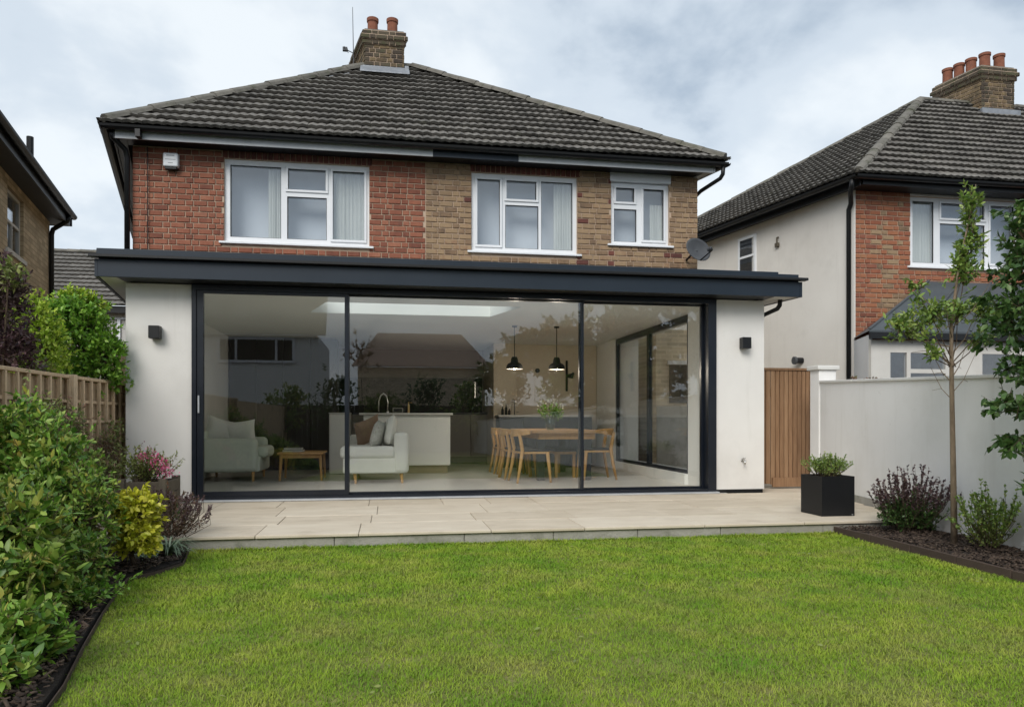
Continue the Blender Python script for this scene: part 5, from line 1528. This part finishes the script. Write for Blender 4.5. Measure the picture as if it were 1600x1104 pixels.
shrub('yellow_bush', 'bright yellow leaved bush in the left bed', 'shrub', (-1.62, 5.12, 0.03), [(-1.62, 5.12, 0.33, .17, .17, .22), (-1.56, 5.02, 0.22, .13, .12, .12)], 2400, 0.044, 0.027, 'leaf_yellow', big=True, keep=280, shell=0.6, tw=0.06, droop=0.3)
shrub('climber', 'straggly bronze climber spreading over the fence trellis', 'climber', (-2.75, 7.4, 0.05), [(-2.76, 8.1, 0.70, .10, .55, .34), (-2.74, 7.0, 0.90, .10, .6, .32), (-2.66, 6.3, 1.0, .14, .5, .25), (-2.55, 7.2, 0.45, .2, .6, .3), (-2.5, 5.9, 1.0, .2, .3, .2)], 2600, 0.042, 0.019, 'leaf_olive', shell=0.2, tw=0.16)
shrub('bronze_climber', 'thin red brown sprays hanging over the trellis fence', 'climber', (-2.7, 6.8, 0.05), [(-2.72, 6.6, 1.05, .08, .6, .2), (-2.7, 7.7, 0.75, .1, .5, .25), (-2.3, 5.6, 0.95, .25, .3, .2)], 900, 0.038, 0.015, 'leaf_bronze', shell=0.2, tw=0.18)
upright('red_stemmed_plant', 'dark reddish arching plant at the corner of the patio', 'plant', (-1.70, 6.02, 0.05), 90, 0.36, 0.46, 60, 0.026, 0.010, [(0.6, 'leaf_bronze'), (1.0, 'leaf_purple')], ox=(0.12, 0.06), bend=0.5)
upright('dark_spiky_plant', 'dark twiggy plant below the flower box', 'plant', (-1.95, 6.45, 0.11), 100, 0.28, 0.36, 50, 0.028, 0.012, [(0.6, 'leaf_dark'), (1.0, 'leaf_bronze')], ox=(0.16, 0.1), bend=0.4)


def strappy(name, label, base, n, length, width, m):
    t = thing(name, base, label, 'plant')
    V, F = [], []
    for i in range(n):
        a = RNG.uniform(0, 2 * PI); L = length * RNG.uniform(0.55, 1.1); up_ = RNG.uniform(0.35, 0.9)
        dx, dy = math.cos(a), math.sin(a)
        b = len(V)
        for k in range(6):
            s = k / 5
            r = L * s * (0.35 + 0.65 * (1 - up_ * 0.5))
            z = L * up_ * (1.5 * s - 1.35 * s * s)
            w = width * (1 - s ** 2.2) + 0.0008
            x, y = base[0] + dx * r, base[1] + dy * r
            V += [(x - dy * w / 2, y + dx * w / 2, base[2] + z + 0.004), (x + dy * w / 2, y - dx * w / 2, base[2] + z + 0.004)]
        for k in range(5):
            F.append((b + 2 * k, b + 2 * k + 1, b + 2 * k + 3, b + 2 * k + 2))
    np_mesh('foliage', V, F, m, t, 'stuff', smooth=True)
    MB().lathe([(0.0, 0.02), (0.025, 0.015), (0.03, -0.01)], base, 10).build('crown', 'stem_green', t)
    return t


fl_o = tag(bpy.data.objects.new('fallen_leaves', None), 'scattered small fallen leaves lying on the lawn', 'fallen leaves')
fl_o['kind'] = 'stuff'
link(fl_o)
leaves(fl_o, 'leaf_olive', np.stack([fpx, fpy, RNG.uniform(.018, .028, len(fpx))], 1), RNG.normal(0, 1, (len(fpx), 3)) * np.array([1, 1, .15]), RNG.uniform(.018, .035, len(fpx)), RNG.uniform(.010, .018, len(fpx)), big=True, jit=0.25)
strappy('strap_leaved_plant', 'grey green strap leaved plant at the lawn edge by the patio corner', (-1.53, 5.55, 0.045), 95, 0.30, 0.014, 'leaf_grey')
strappy('strap_leaved_plant', 'low grey green tuft between yellow bush and lawn', (-1.62, 5.32, 0.045), 40, 0.15, 0.011, 'leaf_grey')
upright('ground_cover_plant', 'low bright green seedlings along the curved bed edge', 'plant', (-1.58, 4.35, 0.04), 40, 0.22, 0.12, 12, 0.035, 0.018, [(1.0, 'leaf_mid')], ox=(0.08, 0.35))
# flowers in the box
pf = thing('pink_flowers', (-2.15, 7.25, PT + 0.3), 'pink flowers and purple spikes growing in the timber trough', 'flowers')
upright('', '', '', (-2.17, 7.25, PT + 0.30), 70, 0.24, 0.36, 26, 0.034, 0.015, [(1.0, 'leaf_olive')], ox=(0.1, 0.1), root=pf)
P, D = [], []
for (x, y, z, r, k) in ((-2.17, 7.1, 0.66, .04, 70), (-2.06, 7.08, 0.60, .045, 80), (-1.97, 7.08, 0.54, .06, 150), (-2.0, 7.1, 0.62, .035, 40), (-2.1, 7.15, 0.68, .035, 40)):
    P.append(np.array([x, y, z]) + RNG.normal(0, r * 0.6, (k, 3))); D.append(RNG.normal(0, 1, (k, 3)) + np.array([0, -0.4, 0.6]))
P = np.concatenate(P); D = np.concatenate(D)
leaves(pf, 'petal_pink', P, D, RNG.uniform(.014, .024, len(P)), RNG.uniform(.012, .02, len(P)), name='petals')
P, D = [], []
for (x, y, z0, z1) in ((-2.22, 7.2, 0.55, 0.80), (-2.28, 7.25, 0.5, 0.74), (-2.17, 7.28, 0.55, 0.77), (-2.08, 7.2, 0.5, 0.68)):
    k = 60
    zz = RNG.uniform(z0, z1, k)
    P.append(np.stack([x + RNG.normal(0, .010, k), y + RNG.normal(0, .010, k), zz], 1)); D.append(RNG.normal(0, 1, (k, 3)))
P = np.concatenate(P); D = np.concatenate(D)
leaves(pf, 'petal_purple', P, D, RNG.uniform(.012, .02, len(P)), RNG.uniform(.007, .012, len(P)), name='flower_spikes')
# flowers in the vase
upright('', '', '', (2.42, 10.95, TZ + 0.02), 34, 0.20, 0.42, 16, 0.05, 0.02, [(1.0, 'leaf_mid')], root=vs_, twig='stem_green', leaf_from=0.5, bend=0.1)
k = 90
a = norm(RNG.normal(0, 1, (k, 3))); a[:, 2] = np.abs(a[:, 2])
leaves(vs_, 'petal_white', np.array([2.42, 10.95, TZ + 0.30]) + a * np.array([.19, .19, .16]), a, RNG.uniform(.02, .03, k), RNG.uniform(.016, .024, k), name='petals')

# beyond the fence
shrub('green_bush', 'rounded leafy mid green bush above the fence beside the extension', 'bush', (-3.2, 8.35, 0), [(-3.10, 8.3, 1.78, .34, .36, .48), (-2.92, 8.25, 1.60, .25, .26, .36), (-3.26, 8.2, 1.95, .26, .28, .32), (-3.1, 8.3, 1.42, .4, .3, .25)], 9000, 0.055, 0.029, 'leaf_mid', big=False, shell=0.55, tw=0.1)
shrub('lime_bush', 'lime green bush above the fence left of the rounded bush', 'bush', (-3.3, 7.6, 0), [(-3.16, 7.55, 1.62, .22, .30, .36), (-3.28, 7.6, 1.9, .22, .28, .28), (-3.2, 7.4, 1.4, .25, .3, .2)], 4200, 0.050, 0.027, 'leaf_lime', shell=0.5, tw=0.1)
shrub('lime_bush', 'lime green foliage topping the rounded bush', 'bush', (-3.3, 8.5, 0), [(-3.22, 8.45, 2.22, .30, .22, .16)], 1500, 0.050, 0.027, 'leaf_lime', shell=0.5, tw=0.1)
shrub('purple_bush', 'dark purple leaved bush at the left edge above the fence', 'bush', (-3.3, 6.8, 0), [(-3.20, 6.75, 1.90, .28, .36, .50), (-3.10, 6.7, 1.52, .26, .34, .30)], 5200, 0.046, 0.024, 'leaf_purple', shell=0.5, tw=0.1)
shrub('trailing_bush', 'loose yellow green sprays between the purple bush and the fence', 'bush', (-3.1, 6.6, 0), [(-3.02, 6.55, 2.15, .14, .2, .2), (-2.98, 6.9, 1.45, .12, .35, .10)], 420, 0.05, 0.026, 'leaf_olive', shell=0.2, tw=0.14)


# ------------------------------------------------------------------ neighbouring house at the right
NY = 10.3
nb = thing('neighbour_house', (8.5, NY, 0), 'brick and white rendered house with hipped roof beyond the garden wall', 'house')
NW = (8.0, 9.95, 3.385, 4.47)
nwall = holed_wall(7.05, 12.6, NY + 0.013, NY + 0.2, 0, 4.66, [NW]).build('wall', 'mortar', nb, label='brick rear wall')
SN = -0.22
nB = (7.05 + SN * 6.5, 16.8)
MB().prism([(7.035, NY - 0.012), (7.05, NY - 0.012), (7.05, NY + 0.012), (7.16, NY + 0.2), (nB[0] + 0.12, nB[1]), nB][::-1], 0, 4.655).build('wall', 'render_old', nb, label='white rendered side wall')
MB().box(nB[0], 12.6, 16.8, 16.9, 0, 4.655).build('wall', 'brick_far', nb, label='street side wall')


def nmf(x, z):
    r = random.random()
    if x < 0.3: return 'brick_orange' if r < 0.55 else 'brick_red'
    if 0.3 <= x < 0.85 and z > 2.4: return 'brick_tan' if r < 0.32 else 'brick_orange'
    return 'brick_orange' if r < 0.75 else 'brick_red'


its = bond(Vector((7.055, NY, 0)), XA, NF, 3.7, 1.15, 4.62, [(NW[0] - 7.055, NW[1] - 7.055, NW[2] - 0.03, 4.64), (0.25, 4, 0.0, 2.15)], nmf)
place_bricks(its, nwall, 300)
window(nb, *NW, NY + 0.05, [(8.07, 8.44, 3.45, 4.41), (8.56, 9.34, 4.16, 4.40), (8.55, 9.35, 3.45, 4.08), (9.44, 9.88, 3.47, 4.40)], lights=(1, 3), curtain=[(8.05, 8.46, 3.42, 4.45)], label='wide white window of the neighbouring house')
MB().box(7.99, 8.75, NY - 0.006, NY + 0.1, 4.475, 4.60).build('panel', 'render_old', nb)
MB().box(8.755, 10.0, NY + 0.004, NY + 0.1, 4.475, 4.60).build('panel', 'cream', nb)
NE = 4.64
nFL, nBL, nA, nR = (6.85, 9.94, NE), (6.85 + SN * 7.05, 17.0, NE), (9.9, 12.5, 6.98), (13.0, 12.5, 6.98)
nFR, nBR = (13.0, 9.94, NE), (13.0, 17.0, NE)
lo = lambda p: (p[0], p[1], p[2] - 0.012)
nroof = MB().add([nFL, nFR, nBR, nBL, lo(nA), lo(nR)], [(0, 1, 5, 4), (3, 0, 4), (2, 3, 4, 5), (1, 2, 5)]).build('roof', 'underlay', nb)
o, u, v, n = slope(nFL, nFR, nA)
uvA = to_uv(nA, o, u, v)
tile_roof(nroof, o, u, v, n, 5.6, uvA[1], [hp((0, 0), uvA, (3, 0.2)), (0, 1, uvA[1] - 0.02), (1, 0, 5.6)], 0.225, 0.235, 150)
o, u, v, n = slope(nBL, nFL, nA)
uvA = to_uv(nA, o, u, v); wB = to_uv(nFL, o, u, v)[0]
tile_roof(nroof, o, u, v, n, wB, uvA[1], [hp((0, 0), uvA, (wB / 2, 0.2)), hp((wB, 0), uvA, (wB / 2, 0.2)), (0, 1, uvA[1])], 0.225, 0.235, 150)
half_round(nroof, up((nFL[0] + .02, nFL[1] + .02, nFL[2])), up(nA), 0.09, name='hip_tile')
half_round(nroof, up(nBL), up(nA), 0.085, name='hip_tile')
half_round(nroof, up(nA), up(nR), 0.085)
MB().box(6.97, 12.9, 9.995, 10.015, 4.50, 4.62).build('fascia', 'black', nb)
MB().box(6.97, 12.9, 10.016, 10.30, 4.505, 4.52).build('soffit', 'black', nb)
dn = Vector((SN, 1, 0))
MB().bar((6.93, 10.0, 4.55), (6.93 + SN * 6.9, 16.9, 4.55), 0.02, 0.14).build('fascia', 'black', nb)
MB().prism([(6.945, 10.02), (7.04, 10.02), (7.04 + SN * 6.7, 16.75), (6.945 + SN * 6.7, 16.75)][::-1], 4.50, 4.515).build('soffit', 'black', nb)
gutter(nb, [(6.80, 9.92, 4.61), (12.9, 9.92, 4.61)])
gutter(nb, [(6.82, 9.90, 4.61), (6.82 + SN * 7.1, 17.0, 4.61)])
MB().tube([(6.80, 10.0, 4.58), (6.80, 10.02, 4.46), (6.84, 10.1, 4.40), (6.98, 10.30, 4.30), (6.985, 10.36, 4.22), (6.985, 10.36, 0.1)], 0.036, 10).build('downpipe', 'black', nb, smooth=True)
nch = chimney(nb, (10.95, 12.2), 0.71, 0.95, SN, 6.5, 7.62, [(0.16, 0.82), (0.18, 0.60), (0.20, 0.38), (0.24, 0.15), (0.55, 0.15)], 'brick_stock', 0.092, 0.30)
MB().prism([(10.90, 12.12), (11.72, 12.12), (11.72, 12.205), (10.90, 12.205)], [6.62, 6.62, 6.7, 6.7], 6.80).build('flashing', 'lead', nch)
for i in range(4):
    t0, t1 = i * 0.12, i * 0.12 + 0.13
    MB().prism([(10.885 + SN * t0, 12.2 + t0), (10.945 + SN * t0, 12.2 + t0), (10.945 + SN * t1, 12.2 + t1), (10.885 + SN * t1, 12.2 + t1)][::-1], 6.6, 6.80 + 0.055 * i).build('flashing', 'lead', nch)
# side window on the white wall
swx = lambda y: 7.035 + SN * (y - NY)
f = MB()
ya, yb, za, zb = 12.45, 12.92, 3.62, 4.36
for (p, q, r_, s_) in ((ya, ya + .05, za, zb), (yb - .05, yb, za, zb), (ya + .05, yb - .05, za, za + .05), (ya + .05, yb - .05, zb - .05, zb), (ya + .05, yb - .05, 3.97, 4.01)):
    f.prism([(swx(p) - 0.02, p), (swx(p) + 0.02, p), (swx(q) + 0.02, q), (swx(q) - 0.02, q)], r_, s_)
wo = f.build('window', 'upvc', nb, label='small white window in the rendered side wall')
MB().prism([(swx(ya) - .012, ya + .05), (swx(ya) - .004, ya + .05), (swx(yb) - .004, yb - .05), (swx(yb) - .012, yb - .05)], za + .05, 3.97).build('pane', 'glass_win', wo)
MB().prism([(swx(ya) - .012, ya + .05), (swx(ya) - .004, ya + .05), (swx(yb) - .004, yb - .05), (swx(yb) - .012, yb - .05)], 4.01, zb - .05).build('pane', 'glass_win', wo)
MB().prism([(swx(ya) - .003, ya + .05), (swx(ya) - .001, ya + .05), (swx(yb) - .001, yb - .05), (swx(yb) - .003, yb - .05)], za + .05, zb - .05).build('pane_backing', 'cab_dark', wo)  # dark sheet standing in for the dim room behind the pane
fl = thing('wall_fitting', (swx(11.9), 11.9, 4.1), 'small rusty fitting on the white side wall', 'fitting')
MB().tube([(swx(11.9), 11.9, 4.16), (swx(11.9) - 0.03, 11.9, 4.15), (swx(11.9) - 0.03, 11.9, 4.02)], 0.016, 8).build('pipe', 'old_wood', fl)
MB().box(swx(11.9) - 0.05, swx(11.9) - 0.004, 11.86, 11.94, 4.0, 4.06).build('bracket', 'old_wood', fl)
fu = thing('boiler_flue', (swx(11.3), 11.3, 2.0), 'black flue outlet low on the white side wall above the gate', 'flue')
MB().tube([(swx(11.35), 11.35, 1.98), (swx(11.35) - 0.14, 11.35, 1.98)], 0.05, 14).build('pipe', 'black', fu)
MB().tube([(swx(11.35) - 0.12, 11.35, 1.98), (swx(11.35) - 0.16, 11.35, 1.98)], 0.065, 14).build('collar', 'dish', fu)

# lean-to at the back of the neighbouring house
lt = thing('lean_to', (8.3, 9.6, 0), 'white framed lean-to with grey sloping roof below the brick wall', 'lean-to')
LX0, LX1, LY = 6.72, 10.6, 9.45
MB().prism([(LX0 - 0.1, LY - 0.1), (LX1, LY - 0.1), (LX1, NY - 0.01), (8.3, NY - 0.01)], [2.22, 2.22, 3.12, 3.12], [2.25, 2.25, 3.15, 3.15]).build('roof', 'slate', lt)
MB().add([(LX0 - 0.1, LY - 0.1, 2.24), (8.3, NY - 0.01, 3.14), (LX0 + 0.3, NY - 0.01, 2.24)], [(0, 2, 1)]).build('roof_side', 'slate', lt)
MB().box(LX0 - 0.1, LX1, LY - 0.12, LY - 0.09, 2.13, 2.22).build('fascia', 'black', lt)
for i in range(5):
    t = i / 4
    MB().bar((LX0 - 0.1 + 0.8 * i, LY - 0.1, 2.265), (min(8.3 + 0.55 * i, 10.55), NY - 0.02, 3.165), 0.03, 0.02).build('glazing_bar', 'slate', lt)
lf = holed_wall(LX0, LX1, LY, LY + 0.06, 0, 2.125, [(7.02, 7.28, 0.95, 1.95), (7.34, 7.9, 0.95, 1.66), (7.34, 7.9, 1.72, 1.95), (8.5, 9.1, 0.9, 1.95), (9.2, 10.0, 0.9, 1.95)]).build('wall', 'cream', lt)
for (a, b, c, d) in ((7.02, 7.28, 0.95, 1.95), (7.34, 7.9, 0.95, 1.66), (7.34, 7.9, 1.72, 1.95), (8.5, 9.1, 0.9, 1.95), (9.2, 10.0, 0.9, 1.95)):
    MB().box(a, b, LY + 0.02, LY + 0.035, c, d).build('pane', 'glass_win', lt)
MB().prism([(LX0, LY + 0.061), (LX0 + 0.06, LY + 0.061), (LX0 + 0.36, NY - 0.02), (LX0 + 0.3, NY - 0.02)], 0, 2.2).build('wall', 'upvc', lt)
shrub('ivy', 'brown leaved ivy creeping over the garden wall near the pillar', 'ivy', (5.7, 8.2, 1.3), [(5.62, 8.2, 1.46, .16, .1, .06), (5.6, 7.8, 1.45, .1, .1, .05)], 160, 0.05, 0.03, 'leaf_bronze', shell=0.2)

# ------------------------------------------------------------------ neighbouring house at the left
ln_ = thing('stock_brick_house', (-5.5, 12, 0), 'yellow stock brick house with black eaves at the left edge', 'house')
lw = lambda y: -5.93 + 0.21 * (14.3 - y)
WN = (11.6, 12.5, 3.45, 4.35)
f = MB()
for (p, q, r_, s_) in ((9.4, 11.6, 0, 4.5), (12.5, 14.3, 0, 4.5), (11.6, 12.5, 0, 3.45), (11.6, 12.5, 4.35, 4.5)):
    f.prism([(lw(p) - 0.15, p), (lw(p), p), (lw(q), q), (lw(q) - 0.15, q)], r_, s_)
f.build('wall', 'brick_far', ln_)
MB().prism([(lw(14.3) - 6, 14.16), (lw(14.3) - 0.15, 14.16), (lw(14.3) - 0.15, 14.3), (lw(14.3) - 6, 14.3)], 0, 4.5).build('wall', 'brick_far', ln_)
f = MB()
for (p, q, r_, s_) in ((11.6, 11.66, 3.45, 4.35), (12.44, 12.5, 3.45, 4.35), (11.66, 12.44, 3.45, 3.5), (11.66, 12.44, 4.30, 4.35), (11.66, 12.44, 3.88, 3.92), (12.03, 12.06, 3.5, 3.88)):
    f.prism([(lw(p) - 0.10, p), (lw(p) - 0.05, p), (lw(q) - 0.05, q), (lw(q) - 0.10, q)], r_, s_)
wo = f.build('window', 'cream', ln_)
MB().prism([(lw(11.6) - .085, 11.6), (lw(11.6) - .075, 11.6), (lw(12.5) - .075, 12.5), (lw(12.5) - .085, 12.5)], 3.5, 4.3).build('pane', 'glass_win', wo)
MB().prism([(lw(11.6) - .145, 11.6), (lw(11.6) - .13, 11.6), (lw(12.5) - .13, 12.5), (lw(12.5) - .145, 12.5)], 3.46, 4.34).build('pane_backing', 'room_dark', wo)  # dark backing sheet close behind the pane
MB().prism([(lw(11.5) - .1, 11.5), (lw(11.5) + .03, 11.5), (lw(12.6) + .03, 12.6), (lw(12.6) - .1, 12.6)], 3.38, 3.445).build('sill', 'coping', wo)
E1 = lambda y, d: lw(y) + d
MB().prism([(E1(9.2, -.1), 9.2), (E1(9.2, .27), 9.2), (E1(14.5, .27), 14.5), (E1(14.5, -.1), 14.5)], 4.50, 4.53).build('soffit', 'room_dark', ln_)
MB().prism([(E1(9.2, .27), 9.2), (E1(9.2, .30), 9.2), (E1(14.52, .30), 14.52), (E1(14.52, .27), 14.52)], 4.49, 4.68).build('fascia', 'black', ln_)
gutter(ln_, [(E1(14.5, .36), 14.5, 4.66), (E1(9.2, .36), 9.2, 4.66)], 0.06)
lnr = MB().prism([(E1(9.2, -3.3), 9.2), (E1(9.2, .36), 9.2), (E1(14.6, .36), 14.6), (E1(14.6, -3.3), 14.6)], [7.0, 4.69, 4.69, 7.0], [7.03, 4.72, 4.72, 7.03]).build('roof', 'tile', ln_)
MB().bar((E1(14.55, -.3), 14.55, 4.60), (E1(14.55, .32), 14.55, 4.60), 0.03, 0.2).build('barge_board', 'black', ln_)
MB().tube([(E1(14.2, .34), 14.2, 4.6), (E1(14.2, .30), 14.2, 4.50), (E1(14.2, .06), 14.24, 4.36), (E1(14.24, .045), 14.24, 4.28), (E1(14.24, .045), 14.24, 0.1)], 0.04, 10).build('downpipe', 'black', ln_, smooth=True)
MB().tube([(E1(11.4, .34), 11.4, 4.62), (E1(11.4, .34), 11.4, 4.98)], 0.045, 10).build('vent_pipe', 'black', ln_)

# far house between the left neighbour and the extension
fh = thing('far_house', (-6.8, 20.5, 0), 'distant low house with dark tiled roof behind the green bush', 'house')
MB().box(-10, -3.8, 20.4, 24, 0, 3.86).build('wall', 'render_old', fh)
fr_ = MB().add([(-10.3, 20.1, 3.88), (-3.5, 20.1, 3.88), (-3.9, 22.8, 5.72), (-10.3, 22.8, 5.72)], [(0, 1, 2, 3)]).build('roof', 'underlay', fh)
o, u, v, n = slope((-10.3, 20.1, 3.88), (-3.5, 20.1, 3.88), (-10.3, 22.8, 5.72))
tile_roof(fr_, o, u, v, n, 6.6, 3.26, [(0, 1, 3.24), (1, 0, 6.5), (-1, 0, 0)], 0.25, 0.3, 0)
half_round(fr_, (-10.3, 22.8, 5.76), (-3.9, 22.8, 5.76), 0.1)
MB().box(-10.2, -3.6, 20.12, 20.16, 3.70, 3.87).build('fascia', 'black', fh)
window(fh, -7.35, -6.3, 2.6, 3.62, 20.36, [(-7.28, -6.86, 2.66, 3.56), (-6.78, -6.37, 2.66, 3.56)], sill=True)

# ------------------------------------------------------------------ the far end of the garden, behind the camera (seen mirrored in the glass)
bf = thing('rear_fence', (1, -5.5, 0), 'dark timber fence closing the far end of the garden', 'fence')
x = -4.0
while x < 6.5:
    MB().box(x, x + 0.145, -5.52, -5.50, 0.02, 1.42 + random.uniform(-.01, .01)).build('board', 'old_wood', bf)
    x += 0.15
for i in range(6):
    MB().box(-4.0 + 2.0 * i, -3.9 + 2.0 * i, -5.62, -5.53, 0, 1.48).build('post', 'old_wood', bf)
for x, z, m, lb in ((-2.9, 1.05, 'leaf_laurel', 'leftmost glossy bush of the tall hedge at the rear fence'), (-1.6, 1.25, 'leaf_dark', 'dark bush second from the left in the rear hedge'), (-0.3, 0.95, 'leaf_olive', 'olive bush in the left half of the rear hedge'), (1.0, 1.2, 'leaf_dark', 'dark bush in the middle of the rear hedge'),
                    (2.2, 1.1, 'leaf_laurel', 'glossy bush right of the middle of the rear hedge'), (3.6, 1.25, 'leaf_dark', 'dark bush beyond the wall end in the rear hedge'), (5.0, 1.3, 'leaf_mid', 'mid green bush near the right end of the rear hedge'), (6.6, 1.4, 'leaf_dark', 'rightmost dark bush of the rear hedge')):
    shrub('rear_bush', lb, 'bush', (x, -4.95, 0), [(x, -4.95, z, .72, 0.34, z * 0.95), (x + 0.3, -4.95, z * 1.5, .45, .3, z * 0.4)], 1700, 0.10, 0.055, m, shell=0.3, tw=0.15, group='bushes along the rear fence')
shrub('rear_tree', 'tall dark tree behind the right end of the rear fence', 'tree', (5.2, -9, 0), [(5.2, -9, 3.2, 1.5, 1.0, 1.2), (4.0, -9, 2.4, 1.0, .8, .9), (6.6, -9, 3.6, 1.2, 1.0, 1.3)], 6500, 0.22, 0.13, 'leaf_dark', shell=0.3, tw=0.35)
shrub('rear_tree', 'broad tall tree behind the garden wall added to block sky reflections', 'tree', (8.5, -7, 0), [(8.0, -7, 3.6, 1.5, 1.0, 1.6), (9.8, -6.5, 3.0, 1.4, 1.0, 1.8), (7.2, -7, 1.8, 1.2, 0.8, 1.2), (11.2, -6, 3.0, 1.3, 1.0, 2.0), (9.3, -6.5, 5.0, 1.5, .8, .9), (6.0, -6.8, 2.4, 1.2, .7, 1.3), (8.3, -6.6, 2.0, 1.5, .7, 1.2)], 12000, 0.25, 0.15, 'leaf_dark', shell=0.3, tw=0.35)  # unseen tree, added and filled out to keep mirrored sky off the right pane
shrub('rear_tree', 'thin bare looking tree behind the middle of the rear fence', 'tree', (-0.9, -8, 0), [(-0.9, -8, 3.0, .7, .6, 1.0)], 300, 0.14, 0.07, 'leaf_bronze', shell=0.2, tw=0.4)
ha = thing('opposite_house', (-6.5, -13, 0), 'cream rendered house with mossy roof facing the garden from behind', 'house')
MB().box(-12, -2.75, -19, -13.1, 0, 4.3).build('wall', 'room_white', ha)
MB().prism([(-12.4, -16.2), (-2.55, -16.2), (-2.4, -12.8), (-12.4, -12.8)], [7.6, 7.6, 4.28, 4.28], [7.66, 7.66, 4.34, 4.34]).build('roof', 'roof_olive', ha)
wf = MB().box(-6.5, -6.4, -13.08, -13.0, 3.2, 4.2).box(-3.7, -3.6, -13.08, -13.0, 3.2, 4.2).box(-6.4, -3.7, -13.08, -13.0, 3.2, 3.3).box(-6.4, -3.7, -13.08, -13.0, 4.1, 4.2).box(-5.85, -5.77, -13.08, -13.0, 3.3, 4.1).box(-4.35, -4.27, -13.08, -13.0, 3.3, 4.1).build('window', 'upvc', ha)
MB().box(-6.4, -3.7, -13.09, -13.06, 3.3, 4.1).build('pane', 'splash', wf)
hb = thing('opposite_bungalow', (1.5, -23, 0), 'low house with brown tiled roof far behind the garden', 'house')
MB().box(-1.6, 5.2, -28, -23, 0, 3.8).build('wall', 'brick_face', hb)
MB().prism([(-0.6, -26), (4.2, -26), (5.5, -22.7), (-1.9, -22.7)], [5.9, 5.9, 3.8, 3.8], [5.96, 5.96, 3.86, 3.86]).build('roof', 'roof_brown', hb)
